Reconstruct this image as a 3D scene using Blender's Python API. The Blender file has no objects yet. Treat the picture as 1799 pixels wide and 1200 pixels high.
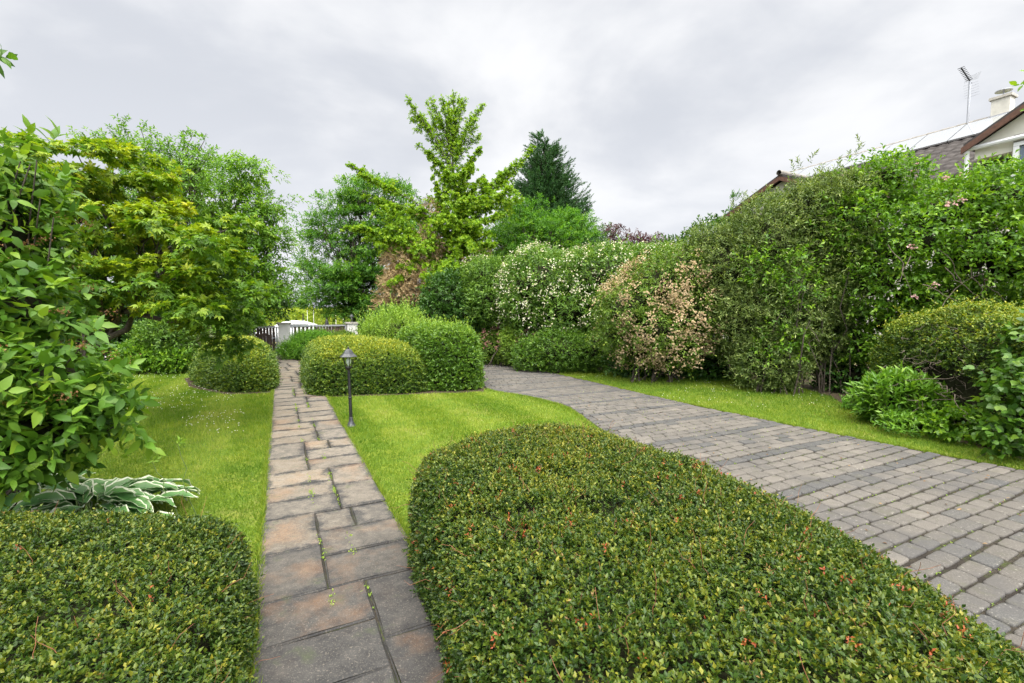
import bpy, math
import numpy as np
from math import radians, sin, cos, pi

# ------------------------------------------------------------------ basics
C = bpy.context.scene.collection
rng = np.random.default_rng(11)
FPX = 820.0                       # focal length in photo pixels (photo 1799 wide)
EYE = 1.6
PITCH = math.atan(50.0 / FPX)
Z3 = np.array([0.0, 0.0, 1.0])


def at(px, py, Y):
    """Point of the garden seen at photo pixel (px, py) at distance Y in front of the camera."""
    a = (px - 899.5) / FPX
    b = (600 - py) / FPX
    dy = cos(PITCH) + b * sin(PITCH)
    dz = -sin(PITCH) + b * cos(PITCH)
    s = Y / dy
    return np.array([a * s, Y, EYE + dz * s])


def gnd(px, py):
    b = (600 - py) / FPX
    dy = cos(PITCH) + b * sin(PITCH)
    dz = -sin(PITCH) + b * cos(PITCH)
    s = -EYE / dz
    return np.array([(px - 899.5) / FPX * s, dy * s, 0.0])


def uv(u, v, z=0.0):
    """Garden grid: v runs along the slab path, u across it to the right."""
    return np.array([0.8949 * u - 0.4463 * v, 0.4463 * u + 0.8949 * v, z])


PATH_ANG = math.atan2(0.4463, 0.8949)


def nrm(a):
    return a / np.maximum(np.linalg.norm(a, axis=-1, keepdims=True), 1e-9)


def vnoise(p, seed=0):
    p = np.asarray(p, float)
    i = np.floor(p).astype(np.int64)
    f = p - i
    f = f * f * (3 - 2 * f)

    def h(x, y, z):
        n = (x * 73856093) ^ (y * 19349663) ^ (z * 83492791) ^ (seed * 26544357 + 91)
        n = (n ^ (n >> 13)) * 1274126177
        n &= 0x7FFFFFFF
        n ^= n >> 15
        n = (n * 668265263) & 0x7FFFFFFF
        return ((n >> 8) & 0xFFFF) / 65535.0
    r = 0
    for dx in (0, 1):
        wx = f[..., 0] if dx else 1 - f[..., 0]
        for dy in (0, 1):
            wy = f[..., 1] if dy else 1 - f[..., 1]
            for dz in (0, 1):
                wz = f[..., 2] if dz else 1 - f[..., 2]
                r = r + wx * wy * wz * h(i[..., 0] + dx, i[..., 1] + dy, i[..., 2] + dz)
    return r


def fbm(p, seed=0):
    p = np.asarray(p, float)
    return (vnoise(p, seed) * .55 + vnoise(p * 2.1, seed + 1) * .3 + vnoise(p * 4.3, seed + 2) * .15) * 2 - 1


# ------------------------------------------------------------------ objects
def tag(o, label=None, cat=None, group=None, kind=None):
    if label:
        o['label'] = label
    if cat:
        o['category'] = cat
    if group:
        o['group'] = group
    if kind:
        o['kind'] = kind
    return o


def thing(name, label, cat, loc=(0, 0, 0), rotz=0.0, group=None):
    o = bpy.data.objects.new(name, None)
    C.objects.link(o)
    o.empty_display_size = 0.2
    o.location = [float(x) for x in loc]
    o.rotation_euler = (0, 0, rotz)
    return tag(o, label, cat, group)


def mesh_obj(name, V, F, mat, parent=None, smooth=False, fattr=None, pattr=None, uvs=None):
    """V (n,3) world coordinates, F (m,k) or list of faces; world coords are taken relative to the parent's location."""
    V = np.asarray(V, float)
    if parent is not None:
        root = parent
        off = np.zeros(3)
        while root is not None:
            off = off + np.array(root.location)
            root = root.parent
        V = V - off
    me = bpy.data.meshes.new(name)
    if isinstance(F, np.ndarray):
        n, k = F.shape
        me.vertices.add(len(V))
        me.vertices.foreach_set('co', V.astype(np.float32).ravel())
        me.loops.add(n * k)
        me.loops.foreach_set('vertex_index', F.astype(np.int32).ravel())
        me.polygons.add(n)
        me.polygons.foreach_set('loop_start', np.arange(0, n * k, k, dtype=np.int32))
        me.polygons.foreach_set('loop_total', np.full(n, k, dtype=np.int32))
        me.update(calc_edges=True)
    else:
        me.from_pydata([tuple(v) for v in V], [], F)
        me.update()
    if smooth:
        me.polygons.foreach_set('use_smooth', np.ones(len(me.polygons), dtype=bool))
    if fattr is not None:
        for nm, arr in fattr.items():
            a = me.attributes.new(nm, 'FLOAT', 'FACE')
            a.data.foreach_set('value', np.asarray(arr, np.float32))
    if pattr is not None:
        for nm, arr in pattr.items():
            a = me.attributes.new(nm, 'FLOAT', 'POINT')
            a.data.foreach_set('value', np.asarray(arr, np.float32))
    if uvs is not None:
        l = me.uv_layers.new(name='UVMap')
        l.data.foreach_set('uv', np.asarray(uvs, np.float32).ravel())
    me.materials.append(mat)
    o = bpy.data.objects.new(name, me)
    C.objects.link(o)
    if parent is not None:
        o.parent = parent
    return o


class MB:
    """Collects simple solids; build() links them as one mesh object."""

    def __init__(self):
        self.v, self.f, self.n = [], [], 0

    def add(self, V, F):
        self.v += [tuple(map(float, p)) for p in V]
        self.f += [tuple(i + self.n for i in f) for f in F]
        self.n = len(self.v)
        return self

    def box(self, c, s, rotz=0.0, rot=None):
        c = np.array(c, float)
        h = np.array(s, float) / 2
        P = np.array([[x, y, z] for x in (-1, 1) for y in (-1, 1) for z in (-1, 1)]) * h
        if rot is not None:
            P = P @ np.array(rot).T
        if rotz:
            R = np.array([[cos(rotz), -sin(rotz), 0], [sin(rotz), cos(rotz), 0], [0, 0, 1]])
            P = P @ R.T
        return self.add(P + c, [(0, 1, 3, 2), (4, 6, 7, 5), (0, 4, 5, 1), (2, 3, 7, 6), (0, 2, 6, 4), (1, 5, 7, 3)])

    def tube(self, pts, rad, n=8, cap=True):
        V, F = tube_mesh(pts, rad, n)
        self.add(V, [tuple(f) for f in F])
        return self

    def lathe(self, c, prof, n=16, rotz=0.0):
        c = np.array(c, float)
        V, F = [], []
        for r, z in prof:
            for k in range(n):
                t = 2 * pi * k / n + rotz
                V.append(c + (r * cos(t), r * sin(t), z))
        m = len(prof)
        for i in range(m - 1):
            for k in range(n):
                a, b = i * n + k, i * n + (k + 1) % n
                F.append((a, b, b + n, a + n))
        F.append(tuple(range(n))[::-1])
        F.append(tuple(range((m - 1) * n, m * n)))
        return self.add(V, F)

    def quad(self, a, b, c, d):
        return self.add([a, b, c, d], [(0, 1, 2, 3)])

    def prism(self, poly, vec):
        """Extrude a planar polygon (list of 3D points) by vec."""
        n = len(poly)
        poly = [np.array(p, float) for p in poly]
        V = poly + [p + np.array(vec, float) for p in poly]
        F = [tuple(range(n))[::-1], tuple(range(n, 2 * n))]
        F += [(i, (i + 1) % n, n + (i + 1) % n, n + i) for i in range(n)]
        return self.add(V, F)

    def build(self, name, mat, parent=None, smooth=False):
        return mesh_obj(name, np.array(self.v), self.f, mat, parent, smooth)


def tube_mesh(pts, rad, n=6):
    pts = np.asarray(pts, float)
    m = len(pts)
    rad = np.broadcast_to(np.asarray(rad, float), (m,))
    T = nrm(np.gradient(pts, axis=0))
    ref = np.array([0.31, 0.95, 0.05]) if abs(T[0][2]) > .6 else Z3
    A = nrm(np.cross(T, ref))
    Bv = np.cross(T, A)
    ang = np.arange(n) * 2 * pi / n
    V = (pts[:, None] + rad[:, None, None] * (np.cos(ang)[None, :, None] * A[:, None] + np.sin(ang)[None, :, None] * Bv[:, None])).reshape(-1, 3)
    F = []
    for i in range(m - 1):
        for k in range(n):
            a, b = i * n + k, i * n + (k + 1) % n
            F.append((a, b, b + n, a + n))
    return V, np.array(F)


def tubes(polys, n=5):
    VV, FF, o = [], [], 0
    for pts, rad in polys:
        V, F = tube_mesh(pts, rad, n)
        VV.append(V)
        FF.append(F + o)
        o += len(V)
    return np.concatenate(VV), np.concatenate(FF)


def curve(a, b, k=6, wob=.08, sag=0.0, seed=None):
    """A slightly crooked line from a to b."""
    a, b = np.asarray(a, float), np.asarray(b, float)
    t = np.linspace(0, 1, k)[:, None]
    L = np.linalg.norm(b - a)
    off = rng.normal(0, 1, (k, 3)) * wob * L * np.sin(t * pi)
    p = a + (b - a) * t + off
    p[:, 2] += (sag * L * np.sin(t * pi))[:, 0]
    return p


# ------------------------------------------------------------------ materials
def nt(mat):
    mat.use_nodes = True
    t = mat.node_tree
    t.nodes.clear()
    return t, t.nodes.new, t.links.new


def ramp(n, stops):
    r = n.color_ramp
    while len(r.elements) > 1:
        r.elements.remove(r.elements[-1])
    for i, (p, c) in enumerate(stops):
        e = r.elements[0] if i == 0 else r.elements.new(p)
        e.position = p
        e.color = (*c, 1) if len(c) == 3 else c
    return n


def leaf_mat(name, stops, rough=.5, trans=.3, spec=.35, tr_tint=(1.25, 1.25, .6)):
    stops = [(p_, (c_[0] * 1.27, c_[1] * 1.10, c_[2] * .85) if c_[1] > c_[0] else c_) for p_, c_ in stops]
    m = bpy.data.materials.new(name)
    t, N, L = nt(m)
    out = N('ShaderNodeOutputMaterial')
    at_ = N('ShaderNodeAttribute')
    at_.attribute_name = 'v'
    cr = ramp(N('ShaderNodeValToRGB'), stops)
    L(at_.outputs['Fac'], cr.inputs[0])
    p = N('ShaderNodeBsdfPrincipled')
    p.inputs['Roughness'].default_value = rough
    p.inputs['Specular IOR Level'].default_value = spec
    L(cr.outputs[0], p.inputs['Base Color'])
    if trans > 0:
        mx = N('ShaderNodeMix')
        mx.data_type = 'RGBA'
        mx.blend_type = 'MULTIPLY'
        mx.inputs[0].default_value = 1
        mx.inputs[7].default_value = (*tr_tint, 1)
        L(cr.outputs[0], mx.inputs[6])
        tr = N('ShaderNodeBsdfTranslucent')
        L(mx.outputs[2], tr.inputs[0])
        ms = N('ShaderNodeMixShader')
        ms.inputs[0].default_value = trans
        L(p.outputs[0], ms.inputs[1])
        L(tr.outputs[0], ms.inputs[2])
        L(ms.outputs[0], out.inputs[0])
    else:
        L(p.outputs[0], out.inputs[0])
    return m


def plain(name, col, rough=.6, metal=0.0, noise=0.0, nscale=20, bump=0.0, spec=.5):
    m = bpy.data.materials.new(name)
    t, N, L = nt(m)
    out = N('ShaderNodeOutputMaterial')
    p = N('ShaderNodeBsdfPrincipled')
    p.inputs['Roughness'].default_value = rough
    p.inputs['Metallic'].default_value = metal
    p.inputs['Specular IOR Level'].default_value = spec
    L(p.outputs[0], out.inputs[0])
    if noise or bump:
        tc = N('ShaderNodeTexCoord')
        nz = N('ShaderNodeTexNoise')
        nz.inputs['Scale'].default_value = nscale
        nz.inputs['Detail'].default_value = 6
        L(tc.outputs['Object'], nz.inputs['Vector'])
        c = np.array(col)
        cr = ramp(N('ShaderNodeValToRGB'), [(.3, tuple(c * (1 - noise))), (.7, tuple(np.minimum(c * (1 + noise), .95)))])
        L(nz.outputs[0], cr.inputs[0])
        L(cr.outputs[0], p.inputs['Base Color'])
        if bump:
            b = N('ShaderNodeBump')
            b.inputs['Strength'].default_value = bump
            b.inputs['Distance'].default_value = .01
            L(nz.outputs[0], b.inputs['Height'])
            L(b.outputs[0], p.inputs['Normal'])
    else:
        p.inputs['Base Color'].default_value = (*col, 1)
    return m


def glass_mat(name, tint=(.9, .95, .95), rough=.02):
    m = bpy.data.materials.new(name)
    t, N, L = nt(m)
    out = N('ShaderNodeOutputMaterial')
    tr = N('ShaderNodeBsdfTransparent')
    tr.inputs[0].default_value = (*tint, 1)
    gl = N('ShaderNodeBsdfGlossy')
    gl.inputs['Roughness'].default_value = rough
    ms = N('ShaderNodeMixShader')
    ms.inputs[0].default_value = .18
    L(tr.outputs[0], ms.inputs[1])
    L(gl.outputs[0], ms.inputs[2])
    L(ms.outputs[0], out.inputs[0])
    return m


def noise_ground(name, layers, bump=.3, bscale=60, rough=.9):
    """layers: list of (scale, lo, hi, colour) mixed one on top of the other by noise; the first is (colour,)."""
    m = bpy.data.materials.new(name)
    t, N, L = nt(m)
    out = N('ShaderNodeOutputMaterial')
    p = N('ShaderNodeBsdfPrincipled')
    p.inputs['Roughness'].default_value = rough
    p.inputs['Specular IOR Level'].default_value = .2
    L(p.outputs[0], out.inputs[0])
    tc = N('ShaderNodeTexCoord')
    prev = None
    for i, l in enumerate(layers):
        if i == 0:
            prev = N('ShaderNodeRGB')
            prev.outputs[0].default_value = (*l[0], 1)
            prev = prev.outputs[0]
            continue
        sc, lo, hi, col = l
        nz = N('ShaderNodeTexNoise')
        nz.inputs['Scale'].default_value = sc
        nz.inputs['Detail'].default_value = 5
        nz.inputs['Roughness'].default_value = .65
        L(tc.outputs['Object'], nz.inputs['Vector'])
        mr = N('ShaderNodeMapRange')
        mr.inputs[1].default_value = lo
        mr.inputs[2].default_value = hi
        L(nz.outputs[0], mr.inputs[0])
        mx = N('ShaderNodeMix')
        mx.data_type = 'RGBA'
        L(mr.outputs[0], mx.inputs[0])
        L(prev, mx.inputs[6])
        mx.inputs[7].default_value = (*col, 1)
        prev = mx.outputs[2]
    L(prev, p.inputs['Base Color'])
    nz = N('ShaderNodeTexNoise')
    nz.inputs['Scale'].default_value = bscale
    nz.inputs['Detail'].default_value = 6
    L(tc.outputs['Object'], nz.inputs['Vector'])
    b = N('ShaderNodeBump')
    b.inputs['Strength'].default_value = bump
    b.inputs['Distance'].default_value = .02
    L(nz.outputs[0], b.inputs['Height'])
    L(b.outputs[0], p.inputs['Normal'])
    return m


BARK = plain('bark', (.06, .048, .036), .9, noise=.5, nscale=30, bump=.6)
BARK_GREY = plain('bark_grey', (.11, .10, .085), .9, noise=.5, nscale=30, bump=.6)
TWIG = plain('twig', (.10, .065, .04), .85, noise=.4, nscale=40)
RED_TWIG = plain('red_twig', (.19, .075, .035), .7, noise=.4, nscale=40)
CORE = plain('shade_core', (.02, .022, .010), .95, noise=.6, nscale=25, spec=.1)  # opaque dark core, added to block light and stand in for inner shade

G = lambda *a: [(i / (len(a) - 1), c) for i, c in enumerate(a)]
M_COTON = leaf_mat('cotoneaster_leaf', [(0, (.011, .033, .008)), (.42, (.026, .066, .010)), (.74, (.085, .132, .016)), (1, (.19, .205, .027))], .42, .24, .32)
M_BROWN = leaf_mat('brown_tip_leaf', G((.10, .055, .018), (.19, .11, .03), (.24, .19, .05)), .5, .25)
M_COTON_Y = leaf_mat('cotoneaster_new_growth', [(0, (.016, .05, .011)), (.35, (.045, .11, .015)), (.65, (.115, .205, .022)), (1, (.27, .32, .03))], .45, .25, .4)
M_RED = leaf_mat('red_leaf', G((.16, .03, .012), (.30, .07, .02), (.34, .14, .04)), .5, .25)
M_PRIVET = leaf_mat('privet_leaf', G((.03, .085, .014), (.07, .17, .02), (.17, .30, .035)), .4, .28)
M_LIGHT = leaf_mat('pale_shoot_leaf', G((.09, .20, .03), (.17, .32, .045), (.30, .43, .09)), .5, .35)
M_VIB = leaf_mat('broad_leaf', G((.030, .095, .013), (.074, .185, .02), (.18, .31, .035)), .45, .36, .3)
M_MAPLE = leaf_mat('maple_leaf', [(0, (.032, .10, .011)), (.4, (.078, .185, .014)), (.75, (.20, .31, .02)), (1, (.40, .40, .02))], .5, .36)
M_TREE = leaf_mat('tree_leaf', G((.045, .135, .016), (.105, .25, .026), (.22, .38, .04)), .45, .42)
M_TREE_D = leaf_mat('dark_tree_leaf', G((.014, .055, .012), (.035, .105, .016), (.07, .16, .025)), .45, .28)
M_ROBIN = leaf_mat('robinia_leaf', G((.028, .11, .018), (.07, .205, .026), (.19, .36, .035)), .5, .42)
M_GINK = leaf_mat('ginkgo_leaf', [(0, (.08, .20, .014)), (.5, (.17, .33, .018)), (1, (.36, .48, .03))], .5, .42)
M_CYP = leaf_mat('cypress_needle', G((.014, .06, .02), (.034, .108, .034), (.08, .175, .052)), .6, .12)
M_DEAD = leaf_mat('dead_needle', G((.28, .20, .10), (.45, .34, .19), (.55, .44, .26)), .8, .2, .1, (1.1, 1, .8))
M_ACACIA = leaf_mat('feathery_leaf', G((.03, .12, .012), (.07, .21, .018), (.19, .37, .028)), .5, .38)
M_OLIVE = leaf_mat('olive_leaf', G((.042, .095, .024), (.118, .195, .058), (.27, .36, .15)), .45, .25)
M_ROSE = leaf_mat('rose_leaf', G((.035, .11, .012), (.10, .24, .02), (.25, .42, .035)), .42, .38)
M_PURP = leaf_mat('purple_leaf', G((.05, .02, .025), (.09, .04, .04), (.13, .07, .06)), .5, .2, .3, (1.2, .8, .8))
M_MOCK = leaf_mat('mock_orange_leaf', G((.045, .12, .02), (.09, .20, .035), (.20, .33, .06)), .45, .32)
M_WHITE = leaf_mat('white_petal', G((.70, .70, .58), (.8, .8, .72), (.85, .85, .80)), .6, .25, .2, (1, 1, .95))
M_CREAM = leaf_mat('cream_petal', G((.60, .61, .45), (.72, .72, .58), (.80, .80, .70)), .6, .25, .2, (1, 1, .9))
M_FADED = leaf_mat('faded_flower', G((.36, .26, .14), (.54, .42, .25), (.72, .62, .44)), .7, .25, .2, (1, .9, .8))
M_PINK = leaf_mat('pink_flower', G((.42, .20, .18), (.52, .27, .25), (.6, .4, .34)), .7, .25, .2, (1, .9, .8))
M_ROSEPINK = leaf_mat('rose_petal', G((.7, .42, .42), (.78, .55, .53), (.82, .68, .64)), .6, .25, .2, (1, .9, .9))
M_MAGENTA = leaf_mat('magenta_petal', G((.6, .03, .12), (.7, .05, .2), (.75, .1, .25)), .6, .2, .2, (1, .6, .7))
M_YEW = leaf_mat('juniper_needle', G((.04, .15, .014), (.10, .27, .02), (.19, .38, .03)), .55, .25)
M_SPIREA = leaf_mat('spirea_leaf', G((.045, .11, .018), (.10, .20, .028), (.22, .31, .06)), .5, .3)
M_CROP = leaf_mat('crop_leaf', G((.10, .20, .02), (.20, .30, .03), (.34, .38, .05)), .6, .3)
M_FAR = leaf_mat('far_leaf', G((.03, .075, .022), (.05, .11, .03), (.09, .16, .045)), .6, .2)
M_PEONY = leaf_mat('peony_leaf', G((.045, .14, .018), (.10, .24, .03), (.20, .36, .05)), .38, .3)
M_IVY = leaf_mat('vine_leaf', G((.022, .075, .011), (.055, .145, .016), (.16, .28, .03)), .42, .35)
M_LAV = leaf_mat('grey_leaf', G((.10, .16, .09), (.17, .23, .14), (.26, .32, .22)), .6, .25)
M_FRUIT = leaf_mat('berry_cluster', G((.14, .06, .025), (.22, .11, .04), (.26, .18, .06)), .5, .1)
M_GRASS = leaf_mat('grass_blade', [(0, (.048, .128, .014)), (.4, (.104, .204, .020)), (.75, (.20, .285, .036)), (1, (.37, .36, .13))], .5, .35, .25)
M_DRY = leaf_mat('dry_leaf', G((.09, .05, .025), (.17, .095, .045), (.28, .18, .08)), .8, .1)


# ------------------------------------------------------------------ foliage engine
def basis(D):
    ref = np.where(np.abs(D[:, 2:3]) > .9, np.array([[1.0, 0, 0]]), np.array([[0, 0, 1.0]]))
    A = nrm(np.cross(D, ref))
    return A, np.cross(D, A)


def shoots(P, D, SL, m, L, W, droop=.15, spread=(1.25, .45), up=.35, sink=0.0, vb=None, tipv=.3, vr=.18, jl=.3):
    """m leaves round each shoot (base P, direction D, length SL). Returns leaf arrays (P, D, N, L, W, v)."""
    n = len(P)
    SL = np.broadcast_to(np.asarray(SL, float), (n,))
    A, B = basis(D)
    t = (np.arange(m) + .7) / m
    T = np.broadcast_to(t, (n, m))
    pos = P[:, None] + D[:, None] * (SL[:, None] * T)[..., None]
    pos[..., 2] -= droop * SL[:, None] * T ** 2
    phi = rng.uniform(0, 6.28, (n, 1)) + 2.4 * np.arange(m)[None] + rng.normal(0, .35, (n, m))
    ang = spread[0] * (1 - T) + spread[1] * T + rng.normal(0, .2, (n, m))
    ld = np.cos(ang)[..., None] * D[:, None] + np.sin(ang)[..., None] * (np.cos(phi)[..., None] * A[:, None] + np.sin(phi)[..., None] * B[:, None])
    ld[..., 2] -= sink
    ld = nrm(ld)
    Dn = np.broadcast_to(D[:, None], ld.shape)
    nn = Dn * .6 + rng.normal(0, .25, ld.shape) + np.array([0, 0, up])
    nn = nrm(nn - (nn * ld).sum(-1, keepdims=True) * ld)
    l = L * (1 - .25 * np.abs(T - .5)) * rng.uniform(1 - jl, 1 + jl, (n, m))
    if vb is None:
        vb = rng.uniform(.15, .55, n)
    v = vb[:, None] + tipv * (T - .5) + rng.normal(0, vr, (n, m)) * .7
    k = n * m
    return [pos.reshape(k, 3), ld.reshape(k, 3), nn.reshape(k, 3), l.reshape(k), (l * W / L).reshape(k), np.clip(v, 0, 1).reshape(k)]


def cat(*ls):
    return [np.concatenate([l[i] for l in ls]) for i in range(6)]


def leaf_mesh(name, parent, mat, lv, shape='diamond', fold=.18, droop=.15, wt=.45):
    P, D, N, L, W, v = lv
    S = np.cross(D, N)
    n = len(P)
    L1, W1 = L[:, None], W[:, None] / 2
    if shape == 'diamond':
        V = np.stack([P, P + D * L1 * wt + S * W1 + N * W1 * fold * 2, P + D * L1 - N * L1 * droop, P + D * L1 * wt - S * W1 + N * W1 * fold * 2], 1).reshape(-1, 3)
        base = np.arange(n)[:, None] * 4
        F = np.concatenate([base + [0, 2, 1], base + [0, 3, 2]], 1).reshape(-1, 3)
        fv = np.repeat(v, 2)
    elif shape == 'palm':
        V, F = [], []
        k = 0
        parts = []
        for a, s in ((0, 1), (.75, .85), (-.75, .85), (1.5, .6), (-1.5, .6)):
            d = D * cos(a) + S * sin(a)
            s2 = np.cross(d, N)
            l = L1 * s
            parts.append(np.stack([P, P + d * l * .55 + s2 * l * .2, P + d * l - N * l * droop, P + d * l * .55 - s2 * l * .2], 1))
        V = np.concatenate(parts, 1).reshape(-1, 3)
        base = np.arange(n)[:, None] * 20
        F = np.concatenate([np.concatenate([base + [4 * q, 4 * q + 2, 4 * q + 1], base + [4 * q, 4 * q + 3, 4 * q + 2]], 1) for q in range(5)], 1).reshape(-1, 3)
        fv = np.repeat(v, 10)
    elif shape == 'fan':
        V = np.stack([P, P + D * L1 * .75 + S * W1, P + D * L1 + S * W1 * .45 - N * L1 * droop, P + D * L1 * .9, P + D * L1 - S * W1 * .45 - N * L1 * droop, P + D * L1 * .75 - S * W1], 1).reshape(-1, 3)
        base = np.arange(n)[:, None] * 6
        F = np.concatenate([base + [0, 2, 1], base + [0, 3, 2], base + [0, 4, 3], base + [0, 5, 4]], 1).reshape(-1, 3)
        fv = np.repeat(v, 4)
    elif shape == 'broad':
        st = np.array([0, .2, .45, .72, 1.0])
        hw = np.array([0, .78, 1.0, .62, 0])
        mid = [P + D * L1 * t - N * L1 * droop * t * t for t in st]
        lf = [mid[i] + (S * W1 + N * W1 * fold) * hw[i] + N * W1 * .12 * ((i % 2) * 2 - 1) * rng.normal(.2, .6, (n, 1)) for i in (1, 2, 3)]
        rt = [mid[i] + (-S * W1 + N * W1 * fold) * hw[i] + N * W1 * .12 * ((i % 2) * 2 - 1) * rng.normal(.2, .6, (n, 1)) for i in (1, 2, 3)]
        V = np.stack(mid + lf + rt, 1).reshape(-1, 3)
        tri = []
        tri += [[0, 1, 5], [1, 2, 6], [1, 6, 5], [2, 3, 7], [2, 7, 6], [3, 4, 7]]
        tri += [[0, 8, 1], [1, 9, 2], [1, 8, 9], [2, 10, 3], [2, 9, 10], [3, 10, 4]]
        base = np.arange(n)[:, None] * 11
        F = np.concatenate([base + t for t in tri], 1).reshape(-1, 3)
        fv = np.repeat(v, 12)
    return mesh_obj(name, V, F, mat, parent, smooth=(shape in ('broad',)), fattr={'v': fv})


# ---- forms: closed surfaces from which shoots grow
SPH = {}


def sphere(nu=36, nv=20):
    if (nu, nv) not in SPH:
        th = np.linspace(0, pi, nv + 1)
        ph = np.arange(nu) * 2 * pi / nu
        V = [(0, 0, 1.0)]
        for t in th[1:-1]:
            for p in ph:
                V.append((sin(t) * cos(p), sin(t) * sin(p), cos(t)))
        V.append((0, 0, -1.0))
        F = []
        for k in range(nu):
            F.append((0, 1 + k, 1 + (k + 1) % nu))
        for i in range(nv - 2):
            for k in range(nu):
                a, b = 1 + i * nu + k, 1 + i * nu + (k + 1) % nu
                F += [(a, a + nu, b + nu), (a, b + nu, b)]
        last = len(V) - 1
        o = 1 + (nv - 2) * nu
        for k in range(nu):
            F.append((o + k, last, o + (k + 1) % nu))
        SPH[(nu, nv)] = (np.array(V), np.array(F))
    return SPH[(nu, nv)]


def blob(px, py, Y, rx, ry, rd=None, p=2.0, rotz=0.0):
    """Rounded mass centred where photo pixel (px,py) is seen at distance Y; rx, ry its half size in photo pixels there, rd its half depth in metres."""
    k = Y / FPX
    return dict(c=at(px, py, Y), r=np.array([rx * k, rd if rd else .5 * (rx + ry) * k, ry * k]), p=p, rotz=rotz)


def blob_w(c, r, p=2.0, rotz=0.0):
    return dict(c=np.array(c, float), r=np.array(r, float), p=p, rotz=rotz)


def blob_form(b, amp=.2, fs=1.6, seed=0, scale=1.0, nu=40, nv=24, zmin=.02):
    S, F = sphere(nu, nv)
    d = S / (np.abs(S) ** b['p']).sum(1, keepdims=True) ** (1 / b['p'])
    s = 1 + amp * fbm(S * fs + b['c'] * .37, seed)
    V = d * b['r'] * (s * scale)[:, None]
    if b['rotz']:
        a = b['rotz']
        V = V @ np.array([[cos(a), -sin(a), 0], [sin(a), cos(a), 0], [0, 0, 1]]).T
    V = V + b['c']
    V[:, 2] = np.maximum(V[:, 2], zmin)
    return V, F


def inside(P, b, k=.85):
    q = P - b['c']
    if b['rotz']:
        a = -b['rotz']
        q = q @ np.array([[cos(a), -sin(a), 0], [sin(a), cos(a), 0], [0, 0, 1]]).T
    return (np.abs(q / b['r']) ** b['p']).sum(1) < k ** b['p']


def sample_form(V, F, n):
    a, b, c = V[F[:, 0]], V[F[:, 1]], V[F[:, 2]]
    cr = np.cross(b - a, c - a)
    ar = np.linalg.norm(cr, axis=1)
    i = rng.choice(len(F), n, p=ar / ar.sum())
    r1, r2 = np.sqrt(rng.random(n))[:, None], rng.random(n)[:, None]
    P = a[i] * (1 - r1) + b[i] * (r1 * (1 - r2)) + c[i] * (r1 * r2)
    return P, nrm(cr[i])


def sample_blobs(blobs, n, amp=.2, fs=1.6, depth=.12, zmin=.04, seed=0, k=.82):
    areas = np.array([(b['r'][0] * b['r'][1] + b['r'][0] * b['r'][2] + b['r'][1] * b['r'][2]) for b in blobs])
    PP, NN = [], []
    for i, b in enumerate(blobs):
        m = max(4, int(n * areas[i] / areas.sum()))
        V, F = blob_form(b, amp, fs, seed + i)
        P, Nn = sample_form(V, F, m)
        P = P - (P - b['c']) * (depth * rng.random(m) ** 2)[:, None]
        keep = P[:, 2] > zmin
        for j, o in enumerate(blobs):
            if j != i:
                keep &= ~inside(P, o, k)
        PP.append(P[keep])
        NN.append(Nn[keep])
    return np.concatenate(PP), np.concatenate(NN)


def aim(Nn, out=.6, up=.4, rnd=.45):
    return nrm(Nn * out + Z3 * up + rng.normal(0, rnd, Nn.shape))


def core_of(parent, blobs, scale=.78, amp=.25, seed=5, mat=None, name='shade_core'):
    VV, FF, o = [], [], 0
    for i, b in enumerate(blobs):
        V, F = blob_form(b, amp, 2.2, seed + i, scale, 24, 14)
        VV.append(V)
        FF.append(F + o)
        o += len(V)
    return mesh_obj(name, np.concatenate(VV), np.concatenate(FF), mat or CORE, parent)


def stems_to(parent, base, blobs, n, r0=.02, name='stems', mat=None, spread=.25, wob=.06, k=7, reach=.85, sag=.1):
    polys = []
    w = np.array([b['r'].prod() for b in blobs]) ** .5
    for q in range(n):
        b = blobs[rng.choice(len(blobs), p=w / w.sum())]
        d = nrm(rng.normal(0, 1, 3))
        e = b['c'] + d * b['r'] * reach * rng.uniform(.6, 1.05)
        e[2] = max(e[2], .05)
        s = np.array(base, float) + np.array([rng.normal(0, spread), rng.normal(0, spread), 0])
        p = curve(s, e, k, wob, sag)
        polys.append((p, np.linspace(r0, r0 * .2, k) * rng.uniform(.5, 1.2)))
    V, F = tubes(polys, 5)
    return mesh_obj(name, V, F, mat or BARK, parent)


def clusters(blobs, K, per, rad, depth=.55, up=.5, seed=0, k=.7, amp=.2, zmin=.1):
    """Leafy clumps: K clump centres through the blobs' volume, each with PER shoot bases on its upper side."""
    Cn, Nn = sample_blobs(blobs, K, amp, 1.6, depth, zmin, seed, k)
    K = len(Cn)
    rad = np.asarray(rad, float)
    q = nrm(rng.normal(0, 1, (K, per, 3)))
    q[..., 2] = np.abs(q[..., 2]) * np.where(rng.random((K, per)) < .8, 1, -1)
    rr = rng.uniform(.5, 1.1, (K, per, 1))
    s = rng.uniform(.6, 1.35, (K, 1, 1))
    P = Cn[:, None] + q * rad * rr * s
    D = nrm(q * .7 + Nn[:, None] * .4 + Z3 * up * .4 + rng.normal(0, .3, q.shape))
    vb = np.repeat(rng.uniform(.15, .6, K), per) + (q[..., 2].reshape(-1) * .08)
    P, D = P.reshape(-1, 3), D.reshape(-1, 3)
    ok = P[:, 2] > .03
    return P[ok], D[ok], vb[ok], Cn


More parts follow.
